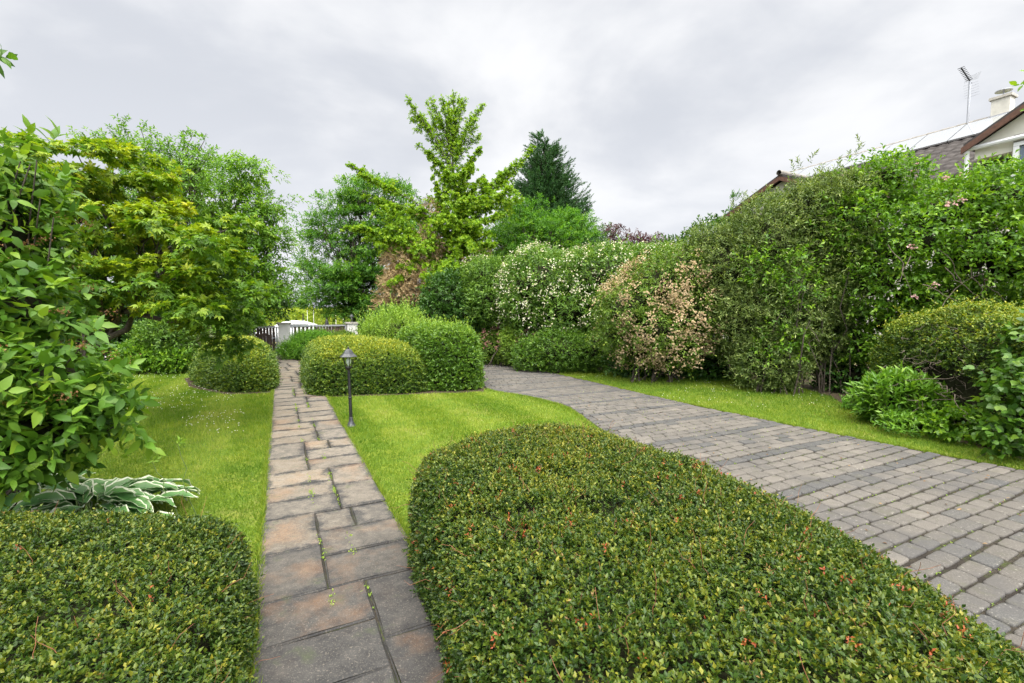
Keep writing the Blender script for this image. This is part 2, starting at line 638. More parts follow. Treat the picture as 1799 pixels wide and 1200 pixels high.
def shrub(name, label, cat_, mat, blobs, n, SL, m, L, W, base=None, group=None, amp=.22, fs=2.0, out=.6, up=.4, rnd=.4, core=.75, stems=14, r0=.02,
          shape='diamond', depth=.15, tipv=.35, vb=None, seed=0, part='foliage', droop=.15, k=.82, spread=(1.25, .45), upn=.35, sink=0, bark=None, dens=1.7, wild=.08):
    if base is None:
        c = np.mean([b['c'] for b in blobs], 0)
        base = (c[0], c[1], 0)
    t = thing(name, label, cat_, base, 0, group)
    n = int(n * dens)
    P, Nn = sample_blobs(blobs, n, amp, fs, depth, .04, seed, k)
    if core:
        Pi, Ni = sample_blobs(blobs, int(n * .7), amp, fs, .75, .04, seed, .7)
        P, Nn = np.concatenate([P, Pi]), np.concatenate([Nn, Ni])
    D = aim(Nn, out, up, rnd)
    wl = np.where((rng.random(len(P)) < wild) & (Nn[:, 2] > -.1), rng.uniform(1.5, 2.4, len(P)), rng.uniform(.6, 1.4, len(P)))
    lv = shoots(P - D * SL * .4, D, SL * wl, m, L, W, tipv=tipv, droop=droop, spread=spread, up=upn, sink=sink,
                vb=(vb(P, Nn) if vb else None))
    leaf_mesh(part, t, mat, lv, shape)
    if core:
        if core > .2:
            core_of(t, blobs, core * .72, .35, seed + 40)
    if stems:
        stems_to(t, base, blobs, stems, r0, mat=bark)
    return t, P, Nn


def hedge_form(poly, H, pw=3.0, rows=14, nth=140, amp=.05, fs=2.5, seed=0, scale=1.0, z0=0.0, hfun=None):
    """Clipped hedge on a star-shaped footprint: poly [(x,y)], height H, pw the squareness of its profile."""
    poly = np.array([p[:2] for p in poly], float)
    c = poly.mean(0)
    dense = np.concatenate([np.linspace(poly[i], poly[(i + 1) % len(poly)], 12, endpoint=False) for i in range(len(poly))])
    th = np.arctan2(dense[:, 1] - c[1], dense[:, 0] - c[0])
    rr = np.linalg.norm(dense - c, axis=1)
    o = np.argsort(th)
    th, rr = th[o], rr[o]
    T = np.linspace(-pi, pi, nth, endpoint=False)
    R = np.interp(T, th, rr, period=2 * pi)
    ker = np.ones(5) / 5
    R = np.convolve(np.concatenate([R[-2:], R, R[:2]]), ker, 'valid')
    pwv = pw(T) if callable(pw) else np.full(nth, pw)
    V = []
    for k in range(rows):
        a = (k / rows) * (pi / 2)
        rho = np.cos(a) ** (2 / pwv)
        zz = np.sin(a) ** (2 / pwv)
        if k == 0:
            zz = zz * 0
        x, y = c[0] + R * rho * np.cos(T) * scale, c[1] + R * rho * np.sin(T) * scale
        h = hfun(x, y) if hfun else H
        V.append(np.stack([x, y, z0 + h * zz * scale], 1))
    top = np.array([[c[0], c[1], z0 + (hfun(c[0], c[1]) if hfun else H) * scale]])
    # finer concentric rings on the flat top
    V = np.concatenate(V + [top])
    cc = np.array([c[0], c[1], H * .4])
    dirs = nrm(V - cc)
    V = V + dirs * (amp * fbm(V * fs, seed))[:, None]
    V[:, 2] = np.maximum(V[:, 2], .01)
    F = []
    for i in range(rows - 1):
        for k in range(nth):
            a, b = i * nth + k, i * nth + (k + 1) % nth
            F += [(a, b, b + nth), (a, b + nth, a + nth)]
    o = (rows - 1) * nth
    tp = len(V) - 1
    for k in range(nth):
        F.append((o + k, o + (k + 1) % nth, tp))
    return V, np.array(F)


def hedge(name, label, mat, poly, H, n, SL, m, L, W, pw=3.0, amp=.05, fs=2.5, seed=0, hfun=None, out=.75, up=.35, rnd=.35, cat_='hedge', group=None,
          vfun=None, tipv=.35, depth=.03, keep=None, shape='diamond', core=.91, hollow=.05, hollow_f=4.5):
    poly = [np.array(p, float) for p in poly]
    c = np.mean([p[:2] for p in poly], 0)
    t = thing(name, label, cat_, (c[0], c[1], 0), 0, group)
    V, F = hedge_form(poly, H, pw, 16, 140, amp, fs, seed, 1.0, 0, hfun)
    P, Nn = sample_form(V, F, n)
    if keep is not None:
        ok = keep(P)
        P, Nn = P[ok], Nn[ok]
    P = P - Nn * (depth * rng.random(len(P)) ** 1.5)[:, None]
    # uneven clipping: tufts stand a little proud
    P = P + Nn * (amp * .5 * fbm(P * 9, seed + 7))[:, None]
    hol = np.clip(-.18 - fbm(P * hollow_f, seed + 21), 0, .5) / .5
    P = P - Nn * (hol * hollow)[:, None]
    sel = rng.random(len(P)) > hol * .55
    P, Nn = P[sel], Nn[sel]
    D = aim(Nn, out, up, rnd)
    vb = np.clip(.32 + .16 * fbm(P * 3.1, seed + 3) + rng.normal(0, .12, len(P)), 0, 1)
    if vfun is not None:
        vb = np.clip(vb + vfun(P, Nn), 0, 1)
    ok = P[:, 2] > .02
    P, D, Nn, vb = P[ok], D[ok], Nn[ok], vb[ok]
    wl = np.where(rng.random(len(P)) < .05, rng.uniform(1.5, 2.6, len(P)), rng.uniform(.6, 1.4, len(P)))
    lv = shoots(P - D * SL * .4, D, SL * wl, m, L, W, vb=vb, tipv=tipv, jl=.42)
    leaf_mesh('foliage', t, mat, lv, shape)
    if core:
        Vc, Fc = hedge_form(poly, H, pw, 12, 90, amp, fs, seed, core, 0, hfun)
        mesh_obj('shade_core', Vc, Fc, CORE, t)  # solid dark mass in place of the hedge's shaded inside
    return t, V, F, P, Nn, D


def tree(name, label, cat_, base, fork, blobs, mat, K, per, rad, SL, m, L, W, r0=.12, limbs=22, group=None, bark=None, shape='diamond', up=.5, depth=.6,
         seed=0, tipv=.3, droop=.2, sink=0.1, trunks=1, k=.7, wt=.45, upn=.5):
    t = thing(name, label, cat_, (base[0], base[1], 0), 0, group)
    base, fork = np.array(base, float), np.array(fork, float)
    P, D, vb, Cn = clusters(blobs, K, per, rad, depth, up, seed, k)
    lv = shoots(P, D, SL, m, L, W, vb=np.clip(vb, 0, 1), tipv=tipv, droop=droop, sink=sink, up=upn)
    leaf_mesh('crown', t, mat, lv, shape, wt=wt)
    polys = []
    for q in range(trunks):
        b = base + (np.array([rng.normal(0, .3), rng.normal(0, .3), 0]) if trunks > 1 else 0)
        f = fork + (np.array([rng.normal(0, .5), rng.normal(0, .5), 0]) if trunks > 1 else 0)
        b[2] = -.05
        polys.append((curve(b, f, 8, .015), np.linspace(r0, r0 * .55, 8)))
    idx = rng.choice(len(Cn), min(limbs, len(Cn)), replace=False)
    for i in idx:
        e = Cn[i]
        tr = polys[rng.integers(trunks)][0]
        # leave the trunk at a height below the clump
        j = int(np.clip(np.searchsorted(tr[:, 2], e[2] * rng.uniform(.35, .75)), 1, 7))
        s = tr[j]
        p = curve(s, e, 7, .05, .05)
        r = r0 * .38 * rng.uniform(.5, 1.1)
        polys.append((p, np.linspace(r, r * .25, 7)))
        for _ in range(2):
            e2 = Cn[np.argsort(np.linalg.norm(Cn - e, axis=1))[rng.integers(1, min(8, len(Cn)))]]
            polys.append((curve(p[4], e2, 5, .05, .03), np.linspace(r * .4, r * .1, 5)))
    V, F = tubes(polys, 6)
    mesh_obj('trunk', V, F, bark or BARK, t, smooth=True)
    return t, P, D


def leaders(t, mat, lines, Y, L_, W_, dens_=16, m=6, name='leaders', r=.02):
    """Upright leafy leaders that stand out of a crown (start px, end px)."""
    PP, DD, polys = [], [], []
    for a, b in lines:
        A, B_ = at(*a, Y), at(*b, Y + rng.uniform(-.4, .4))
        p = curve(A, B_, 7, .04)
        polys.append((p, np.linspace(r, r * .25, 7)))
        l = np.linalg.norm(B_ - A)
        n = int(l * dens_) + 4
        f = rng.uniform(.05, 1, n)
        q = np.stack([np.interp(f, np.linspace(0, 1, 7), p[:, i]) for i in range(3)], 1)
        sd = nrm(rng.normal(0, 1, (n, 3)))
        PP.append(q + sd * (.16 * (1 - .7 * f) * rng.random(n))[:, None])
        DD.append(nrm(nrm(B_ - A) * .7 + sd * .7))
    P, D = np.concatenate(PP), np.concatenate(DD)
    V, F = tubes(polys, 5)
    br_ = mesh_obj('branches', V, F, BARK, t)
    br_['kind'] = 'stuff'
    leaf_mesh(name, t, mat, shoots(P, D, .2, m, L_, W_, sink=.3, droop=.3))


# ------------------------------------------------------------------ camera, sky, sun
sc = bpy.context.scene
cam = bpy.data.cameras.new('camera')
cam.lens = 36.0 * FPX / 1799.0
cam.sensor_width = 36.0
cam.clip_start = .05
cam.clip_end = 2000
co = bpy.data.objects.new('camera', cam)
C.objects.link(co)
co.location = (0, 0, EYE)
co.rotation_euler = (pi / 2 - PITCH, 0, 0)
sc.camera = co

SUN_DIR = nrm(np.array([.16, -.56, .81]))
SUN_EL = math.asin(SUN_DIR[2])
SUN_AZ = math.atan2(SUN_DIR[0], SUN_DIR[1])
EXPOSURE = 0.72

w = bpy.data.worlds.new('World')
sc.world = w
w.use_nodes = True
t, N, L = w.node_tree, w.node_tree.nodes.new, w.node_tree.links.new
t.nodes.clear()


def math_(op, a, b=None, c=None, clamp=False):
    n = N('ShaderNodeMath')
    n.operation = op
    n.use_clamp = clamp
    for i, x in enumerate((a, b, c)):
        if x is None:
            continue
        if isinstance(x, (int, float)):
            n.inputs[i].default_value = x
        else:
            L(x, n.inputs[i])
    return n.outputs[0]


def mixc(f, a, b, mode='MIX'):
    n = N('ShaderNodeMix')
    n.data_type = 'RGBA'
    n.blend_type = mode
    for s, x in ((0, f), (6, a), (7, b)):
        if isinstance(x, (int, float)):
            n.inputs[s].default_value = x
        elif isinstance(x, tuple):
            n.inputs[s].default_value = (*x, 1)
        else:
            L(x, n.inputs[s])
    return n.outputs[2]


tc = N('ShaderNodeTexCoord')
sx = N('ShaderNodeSeparateXYZ')
L(tc.outputs['Generated'], sx.inputs[0])
zc = math_('MAXIMUM', sx.outputs[2], 0.0)
den = math_('ADD', zc, .26)
cx = N('ShaderNodeCombineXYZ')
L(math_('DIVIDE', sx.outputs[0], den), cx.inputs[0])
L(math_('DIVIDE', sx.outputs[1], den), cx.inputs[1])


def cloud(scale, detail, rough, off, dist=.4):
    mp = N('ShaderNodeMapping')
    mp.inputs['Location'].default_value = off
    L(cx.outputs[0], mp.inputs[0])
    nz = N('ShaderNodeTexNoise')
    nz.inputs['Scale'].default_value = scale
    nz.inputs['Detail'].default_value = detail
    nz.inputs['Roughness'].default_value = rough
    nz.inputs['Distortion'].default_value = dist
    L(mp.outputs[0], nz.inputs['Vector'])
    return nz.outputs[0]


n1 = cloud(1.15, 6, .52, (3.1, 1.7, 0))
n2 = cloud(3.0, 5, .5, (7.4, 2.2, 0), .2)
f = math_('ADD', math_('MULTIPLY', n1, .72), math_('MULTIPLY', n2, .28))
mr = N('ShaderNodeMapRange')
mr.interpolation_type = 'SMOOTHSTEP'
mr.inputs[1].default_value = .38
mr.inputs[2].default_value = .61
L(f, mr.inputs[0])
cl = mixc(mr.outputs[0], (.675, .70, .755), (.965, .97, .985))
# lighter towards the horizon
hz = N('ShaderNodeMapRange')
hz.inputs[1].default_value = 0.0
hz.inputs[2].default_value = .36
hz.inputs[3].default_value = .75
hz.inputs[4].default_value = 0.0
L(zc, hz.inputs[0])
cl = mixc(hz.outputs[0], cl, (.88, .90, .95))
# overcast sky, boosted out of view overhead and round the veiled sun for light
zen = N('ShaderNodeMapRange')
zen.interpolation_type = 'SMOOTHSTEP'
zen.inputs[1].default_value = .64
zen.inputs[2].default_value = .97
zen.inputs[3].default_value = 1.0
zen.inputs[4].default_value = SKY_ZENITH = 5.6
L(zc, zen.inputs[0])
sky = N('ShaderNodeTexSky')
sky.sky_type = 'NISHITA'
sky.sun_disc = False
sky.sun_elevation = SUN_EL
sky.sun_rotation = SUN_AZ
sky.air_density = 1.0
sky.dust_density = 3.0
wz = N('ShaderNodeMapRange')
wz.inputs[1].default_value = .55
wz.inputs[2].default_value = .85
L(zc, wz.inputs[0])
cl = mixc(wz.outputs[0], cl, (.93, .90, .82))
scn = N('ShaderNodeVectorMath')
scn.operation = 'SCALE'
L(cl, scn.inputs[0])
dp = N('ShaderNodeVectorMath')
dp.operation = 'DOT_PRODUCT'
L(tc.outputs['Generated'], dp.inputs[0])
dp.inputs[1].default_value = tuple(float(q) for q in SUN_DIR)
veil = N('ShaderNodeMapRange')  # broad glow added behind the camera to light faces turned to it
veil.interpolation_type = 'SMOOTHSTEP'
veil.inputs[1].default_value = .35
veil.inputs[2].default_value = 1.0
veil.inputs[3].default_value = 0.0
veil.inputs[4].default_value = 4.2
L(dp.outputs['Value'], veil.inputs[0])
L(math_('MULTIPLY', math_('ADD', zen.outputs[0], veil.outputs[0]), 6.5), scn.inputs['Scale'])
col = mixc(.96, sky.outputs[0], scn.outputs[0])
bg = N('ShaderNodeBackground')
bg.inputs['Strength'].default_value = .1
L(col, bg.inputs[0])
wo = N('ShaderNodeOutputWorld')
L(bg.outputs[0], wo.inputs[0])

sl = bpy.data.lights.new('sun', 'SUN')
sl.energy = 1.4
sl.angle = radians(14)
sl.color = (1, .96, .89)
so = bpy.data.objects.new('sun', sl)
C.objects.link(so)
from mathutils import Vector
so.rotation_euler = Vector(SUN_DIR).to_track_quat('Z', 'Y').to_euler()

sc.view_settings.view_transform = 'Standard'
sc.view_settings.look = 'None'
sc.view_settings.exposure = EXPOSURE
sc.view_settings.gamma = 1
sc.render.engine = 'CYCLES'
cy = sc.cycles
cy.max_bounces = 6
cy.diffuse_bounces = 3
cy.glossy_bounces = 2
cy.transmission_bounces = 4
cy.transparent_max_bounces = 8
cy.caustics_reflective = False
cy.caustics_refractive = False
cy.use_adaptive_sampling = True
cy.adaptive_threshold = .02
cy.use_denoising = True
cy.denoiser = 'OPENIMAGEDENOISE'


# ------------------------------------------------------------------ ground, lawns, paving
def in_poly(x, y, poly):
    c = np.zeros(len(x), bool)
    n = len(poly)
    for i in range(n):
        x1, y1 = poly[i][:2]
        x2, y2 = poly[(i + 1) % n][:2]
        m = ((y1 > y) != (y2 > y)) & (x < (x2 - x1) * (y - y1) / ((y2 - y1) or 1e-9) + x1)
        c ^= m
    return c


def sheet(name, poly, z, mat, kind='structure', label=None, cat_=None):
    V = [(p[0], p[1], z) for p in poly]
    o = mesh_obj(name, np.array(V), [tuple(range(len(V)))], mat)
    tag(o, label, cat_, None, kind)
    return o


M_EARTH = noise_ground('earth', [((.085, .065, .042),), (3, .45, .6, (.05, .04, .028)), (18, .5, .65, (.13, .095, .06)), (1.3, .5, .62, (.07, .085, .03))], .8, 40)
M_FIELD = noise_ground('field', [((.10, .12, .04),), (.4, .45, .6, (.16, .15, .06))], .5, 8)
M_TURF = noise_ground('turf', [((.13, .20, .018),), (2.2, .45, .62, (.21, .25, .03)), (40, .45, .6, (.07, .13, .012)), (.9, .52, .66, (.20, .21, .05))], .9, 180)
M_ROAD = noise_ground('asphalt', [((.06, .06, .062),), (30, .4, .6, (.045, .045, .046))], .3, 100)
M_JOINT = noise_ground('joint_sand', [((.035, .030, .024),), (6, .48, .60, (.045, .06, .016)), (60, .52, .62, (.06, .05, .036)), (2.0, .5, .6, (.025, .021, .018))], .8, 120)

M_BED = noise_ground('bed_soil_shade', [((.05, .036, .024),), (14, .48, .62, (.03, .023, .016)), (50, .52, .62, (.09, .065, .042)), (5, .55, .64, (.04, .055, .018))], .9, 60)  # bare soil, also darkened to stand in for contact shade under hedges
sheet('ground', [(-400, -60), (400, -60), (400, 700), (-400, 700)], 0, M_FIELD)
sheet('garden_ground', [uv(-16, -4), uv(16, -4), uv(16, 20), uv(-16, 20)], .004, M_EARTH)
sheet('road', [uv(-60, 20.6), uv(60, 20.6), uv(60, 26.5), uv(-60, 26.5)], .006, M_ROAD)


def bend(v):
    return -.62 * np.clip((v - 13.0) / 7.0, 0, 1) ** 1.4


DL = [(3.0, -1), (3.08, .9), (3.3, 2.5), (3.6, 4.2), (4.02, 5.5), (4.38, 6.64), (4.22, 7.8), (3.8, 8.7), (4.3, 10.6), (4.1, 13), (3.0, 16), (.75, 19.6)]
DR = [(6.85, -1), (6.75, .9), (6.55, 2.5), (6.4, 4.2), (6.33, 5.5), (6.33, 6.64), (6.36, 7.8), (6.4, 8.7), (6.42, 10.4), (6.0, 13.1), (4.9, 16.7), (2.45, 20.2)]
DL, DR = np.array(DL, float), np.array(DR, float)
mid = (DL + DR) / 2
arc = np.concatenate([[0], np.cumsum(np.linalg.norm(np.diff(mid, axis=0), axis=1))])


def smooth_interp(s, P):
    d = .35
    return sum(np.stack([np.interp(s + q * d, arc, P[:, 0]), np.interp(s + q * d, arc, P[:, 1])], -1) for q in (-1, -.5, 0, .5, 1)) / 5


def drive_pt(s, f):
    l, r = smooth_interp(s, DL), smooth_interp(s, DR)
    return l + (r - l) * f


# lawns
ldl = [tuple(drive_pt(s, -.02)) for s in np.linspace(3.0, 9.9, 24)]
MIDLAWN = [uv(.785, 2.3)] + [uv(.785, v) for v in (4, 6, 8, 9.6)] + [uv(2.0, 9.6), uv(3.3, 9.2)] + [uv(*p) for p in ldl[::-1]] + [uv(2.0, 1.6)]
LEFTLAWN = [uv(-.163, 1.6)] + [uv(-.163, v) for v in (4, 7, 10, 10.9)] + [uv(-1, 11.6), uv(-1.6, 13.6), uv(-1.7, 16.2), uv(-4.0, 16.6), uv(-6.4, 14.5), uv(-6.2, 10), uv(-5.0, 7), uv(-4.0, 5), uv(-3.4, 3.6), uv(-3.0, 1.6)]
ldr = [tuple(drive_pt(s, 1.015)) for s in np.linspace(1.2, 11.4, 30)]
RIGHTLAWN = [uv(*p) for p in ldr] + [uv(7.2, 10.6), uv(8.4, 10.3), uv(10.2, 9.25), uv(10.05, 6.4), uv(9.35, 5.15), uv(8.2, 4.15), uv(7.6, 3.0), uv(7.15, 1.9), uv(7.05, .8)]
BACKLAWN = [uv(.80, 14.4), uv(.8, 17.0), uv(1.6, 17.4), uv(3.0, 15.2), uv(2.6, 14.0)]
LAWNS = [('lawn', LEFTLAWN), ('lawn', MIDLAWN), ('lawn', RIGHTLAWN), ('lawn', BACKLAWN)]
for nm, pl in LAWNS:
    sheet(nm, pl, .012, M_TURF)


BEDS = [[uv(-.05, 10.3), uv(-.95, 10.5), uv(-1.75, 11.9), uv(-2.1, 13.6), uv(-1.3, 15.2), uv(-.2, 15)],
        [uv(.80, 9.38), uv(1.6, 9.1), uv(2.6, 8.85), uv(3.1, 8.72), uv(3.66, 8.58), uv(4.0, 9.5), uv(4.28, 10.8), uv(3.8, 12.7), uv(3.0, 13.2), uv(1.7, 14.1), uv(.80, 14.5)]]
for pl in BEDS:
    sheet('soil_bed', pl, .0155, M_BED)  # soil strips whose dark colour doubles as shade at the hedge feet


def blades(name, poly, dens, label, seed, dry=0.0, stripe=True, edge=None):
    poly = np.array([p[:2] for p in poly])
    lo, hi = poly.min(0), poly.max(0)
    area = (hi - lo).prod()
    n = int(area * dens)
    x, y = rng.uniform(lo[0], hi[0], n), rng.uniform(lo[1], hi[1], n)
    ok = in_poly(x, y, poly) & ~in_poly(x, y, BEDS[0]) & ~in_poly(x, y, BEDS[1]) & (rng.random(n) < np.clip(5.0 / np.maximum(y, 2.0), .28, 1.0))
    x, y = x[ok], y[ok]
    n = len(x)
    P = np.stack([x, y, np.full(n, .010)], 1)
    fade = np.clip(y / 5.0, 1, 2.2)
    u_ = .8949 * x + .4463 * y
    v_ = -.4463 * x + .8949 * y
    # the mower's passes lay the blades to and fro
    s = np.tanh(2.5 * np.sin(2 * pi * (u_ + .05 * np.sin(v_ * .8)) / 1.15)) if stripe else np.zeros(n)
    D = np.stack([-.4463 * s * .3 + rng.normal(0, .45, n), .8949 * s * .3 + rng.normal(0, .45, n), np.full(n, 1.0)], 1)
    D = nrm(D)
    h = rng.uniform(.022, .048, n) * np.clip(fade, 1, 1.25)
    a = rng.uniform(0, 2 * pi, n)
    S = np.stack([np.cos(a), np.sin(a), np.zeros(n)], 1) * (.0028 * fade)[:, None]
    V = np.stack([P - S, P + S, P + D * h[:, None]], 1).reshape(-1, 3)
    F = np.arange(3 * n).reshape(-1, 3)
    pat = fbm(np.stack([x, y, x * 0], 1) * 1.1, seed)
    pat2 = fbm(np.stack([x, y, x * 0], 1) * 5.0, seed + 9)
    v = np.clip(.45 + .09 * s + .26 * pat + .20 * pat2 + dry + rng.normal(0, .15, n), 0, 1)
    if edge:
        pts = []
        for (ua_, va_), (ub_, vb_), cnt in edge:
            f_ = rng.random(cnt)
            fx = ua_ + (ub_ - ua_) * f_ + rng.normal(0, .012, cnt)
            fy = va_ + (vb_ - va_) * f_
            pts.append(np.stack([.8949 * fx - .4463 * fy, .4463 * fx + .8949 * fy, np.full(cnt, .008)], 1))
        P = np.concatenate(pts)
        n2 = len(P)
        D = nrm(rng.normal(0, .7, (n2, 3)) * [1, 1, .1] + Z3)
        a = rng.uniform(0, 2 * pi, n2)
        S = np.stack([np.cos(a), np.sin(a), np.zeros(n2)], 1) * .0035
        h = rng.uniform(.02, .065, n2)
        V2 = np.stack([P - S, P + S, P + D * h[:, None]], 1).reshape(-1, 3)
        F = np.concatenate([F, np.arange(3 * n2).reshape(-1, 3) + len(V)])
        V = np.concatenate([V, V2])
        v = np.concatenate([v, np.clip(rng.normal(.5, .22, n2), 0, 1)])
    o = mesh_obj(name, V, F, M_GRASS, None, False, {'v': v})
    tag(o, label, 'grass', None, 'stuff')
    return o


blades('grass', LEFTLAWN, 5200, 'short striped mown grass of the lawn left of the slab path', 3, edge=[((-.158, 1.5), (-.158, 11), 14000)])
blades('grass', MIDLAWN, 5600, 'short mown grass between the slab path and the paved drive', 8, .02, edge=[((.778, 2.3), (.778, 9.6), 11000)] + [(ldl[i], ldl[i + 1], 420) for i in range(len(ldl) - 1)])
blades('grass', RIGHTLAWN, 4200, 'mown grass strip between the paved drive and the tall shrubs', 14, -.04, False, edge=[(ldr[i], ldr[i + 1], 420) for i in range(len(ldr) - 1)])
blades('grass', BACKLAWN, 2500, 'small mown grass patch beyond the clipped hedge by the path', 15, 0, False)


# --- slab path: sections of 1.12 m, alternately two slabs | three strips
def slab_material():
    m = bpy.data.materials.new('paving_slab')
    t, N, L = nt(m)
    out = N('ShaderNodeOutputMaterial')
    p = N('ShaderNodeBsdfPrincipled')
    p.inputs['Roughness'].default_value = .75
    p.inputs['Specular IOR Level'].default_value = .3
    L(p.outputs[0], out.inputs[0])

    def noise(vec, scale, detail=6, rough=.6):
        nz = N('ShaderNodeTexNoise')
        nz.inputs['Scale'].default_value = scale
        nz.inputs['Detail'].default_value = detail
        nz.inputs['Roughness'].default_value = rough
        L(vec, nz.inputs['Vector'])
        return nz.outputs[0]

    def mth(op, a, b=None, clamp=False):
        n = N('ShaderNodeMath')
        n.operation = op
        n.use_clamp = clamp
        for i, x in enumerate((a, b)):
            if x is None:
                continue
            if isinstance(x, (int, float)):
                n.inputs[i].default_value = x
            else:
                L(x, n.inputs[i])
        return n.outputs[0]

    def mix(f, a, b):
        n = N('ShaderNodeMix')
        n.data_type = 'RGBA'
        for s, x in ((0, f), (6, a), (7, b)):
            if isinstance(x, tuple):
                n.inputs[s].default_value = (*x, 1)
            elif isinstance(x, float):
                n.inputs[s].default_value = x
            else:
                L(x, n.inputs[s])
        return n.outputs[2]

    def rng_(x, lo, hi):
        n = N('ShaderNodeMapRange')
        n.inputs[1].default_value = lo
        n.inputs[2].default_value = hi
        L(x, n.inputs[0])
        return n.outputs[0]
    tc = N('ShaderNodeTexCoord')
    ob = tc.outputs['Object']
    uvn = N('ShaderNodeSeparateXYZ')
    L(tc.outputs['UV'], uvn.inputs[0])
    av = N('ShaderNodeAttribute')
    av.attribute_name = 'v'
    ev = N('ShaderNodeAttribute')
    ev.attribute_name = 'e'
    ov = N('ShaderNodeAttribute')
    ov.attribute_name = 'o'
    # distance (m) to the nearest slab edge is carried in the UVs
    ed = mth('MINIMUM', uvn.outputs[0], uvn.outputs[1])
    n_big = noise(ob, 4.0)
    n_mid = noise(ob, 14.0)
    n_fine = noise(ob, 150.0, 4, .7)
    worn = rng_(mth('ADD', ed, mth('ADD', mth('MULTIPLY', mth('SUBTRACT', n_big, .5), .26), mth('MULTIPLY', mth('SUBTRACT', noise(ob, 26.0, 10, .8), .5), .34))), .0, .055)
    worn = mth('MULTIPLY', worn, ev.outputs['Fac'])
    dark = mix(rng_(n_mid, .35, .65), (.022, .022, .024), (.052, .050, .049))
    lite = mix(av.outputs['Fac'], (.122, .110, .095), (.205, .166, .12))
    lite = mix(rng_(n_mid, .4, .7), lite, (.25, .215, .175))
    base = mix(worn, dark, lite)
    rust = mth('MULTIPLY', rng_(noise(ob, 2.6), .50, .66), ov.outputs['Fac'])
    base = mix(mth('MULTIPLY', rust, .75), base, (.25, .13, .06))
    base = mix(mth('MULTIPLY', rng_(n_fine, .52, .66), .36), base, (.16, .147, .13))
    base = mix(mth('MULTIPLY', rng_(noise(ob, 48.0, 8, .8), .50, .60), .45), base, (.045, .044, .046))
    base = mix(mth('MULTIPLY', rng_(noise(ob, 75.0, 6, .75), .56, .66), .4), base, (.26, .225, .185))
    base = mix(mth('MULTIPLY', rng_(noise(ob, 190.0, 3, .6), .56, .66), .7), base, (.035, .035, .036))
    base = mix(mth('MULTIPLY', rng_(noise(ob, 7.0), .60, .72), .5), base, (.035, .05, .016))
    L(base, p.inputs['Base Color'])
    b = N('ShaderNodeBump')
    b.inputs['Strength'].default_value = .5
    b.inputs['Distance'].default_value = .004
    L(mth('ADD', n_fine, mth('MULTIPLY', n_mid, 1.5)), b.inputs['Height'])
    L(b.outputs[0], p.inputs['Normal'])
    return m


M_SLAB = slab_material()
sV, sF, sUV, sv, se, sov = [], [], [], [], [], []


def slab(u0, u1, v0, v1):
    g = .003
    ca = np.array([[u0 + g, v0 + g], [u1 - g, v0 + g], [u1 - g, v1 - g], [u0 + g, v1 - g]]) + rng.normal(0, .0035, (4, 2))
    ch = .016
    n = 3
    P, W = [], []
    for i in range(4):
        a, pr, nx = ca[i], ca[i - 1], ca[(i + 1) % 4]
        d1, d2 = nrm(pr - a), nrm(nx - a)
        k = ch * rng.uniform(.5, 1.6)
        P += [a + d1 * k, a + (d1 + d2) * k * .3, a + d2 * k]
    P = np.array(P)
    c = P.mean(0)
    inn = P + nrm(c - P) * .009
    tilt = rng.normal(0, .006, 2)
    zt = .026 + rng.normal(0, .002)
    o = len(sV)
    hz_ = lambda q: zt + (q - c) @ tilt
    m = len(P)
    for q in inn:
        u, v = q
        sV.append(uv(u + bend(v), v, hz_(q)))
    for q in P:
        sV.append(uv(q[0] + bend(q[1]), q[1], hz_(q) - .008))
    for q in P:
        sV.append(uv(q[0] + bend(q[1]), q[1], -.01))
    uu = lambda q: (min(q[0] - u0, u1 - q[0]), min(q[1] - v0, v1 - q[1]))
    # the top is split into a grid so that the edge distance interpolates well
    k = 7
    gx, gy = np.linspace(0, 1, k), np.linspace(0, 1, k)
    o2 = len(sV)
    for b_ in gy:
        for a_ in gx:
            q = ca[0] * (1 - a_) * (1 - b_) + ca[1] * a_ * (1 - b_) + ca[2] * a_ * b_ + ca[3] * (1 - a_) * b_
            q = q + nrm(c - q) * .010
            sV.append(uv(q[0] + bend(q[1]), q[1], hz_(q) + .0006))
    col = rng.uniform(0, 1)
    wear = rng.uniform(.7, 1.0) * np.clip((v0 - 2.0) / 2.6, .04, 1)
    rust = .42 if rng.random() < .4 else .06
    for j in range(k - 1):
        for i in range(k - 1):
            ids = [o2 + j * k + i, o2 + j * k + i + 1, o2 + (j + 1) * k + i + 1, o2 + (j + 1) * k + i]
            sF.append(tuple(ids))
            for (ii, jj) in ((i, j), (i + 1, j), (i + 1, j + 1), (i, j + 1)):
                sUV.append((min(gx[ii], 1 - gx[ii]) * (u1 - u0), min(gy[jj], 1 - gy[jj]) * (v1 - v0)))
            sv.append(col), se.append(wear), sov.append(rust)
    for i in range(m):
        j = (i + 1) % m
        for f in ((o + i, o + m + i, o + m + j, o + j), (o + m + i, o + 2 * m + i, o + 2 * m + j, o + m + j)):
            sF.append(f)
            sUV.extend([(0, 0)] * 4)
            sv.append(col), se.append(wear), sov.append(0)


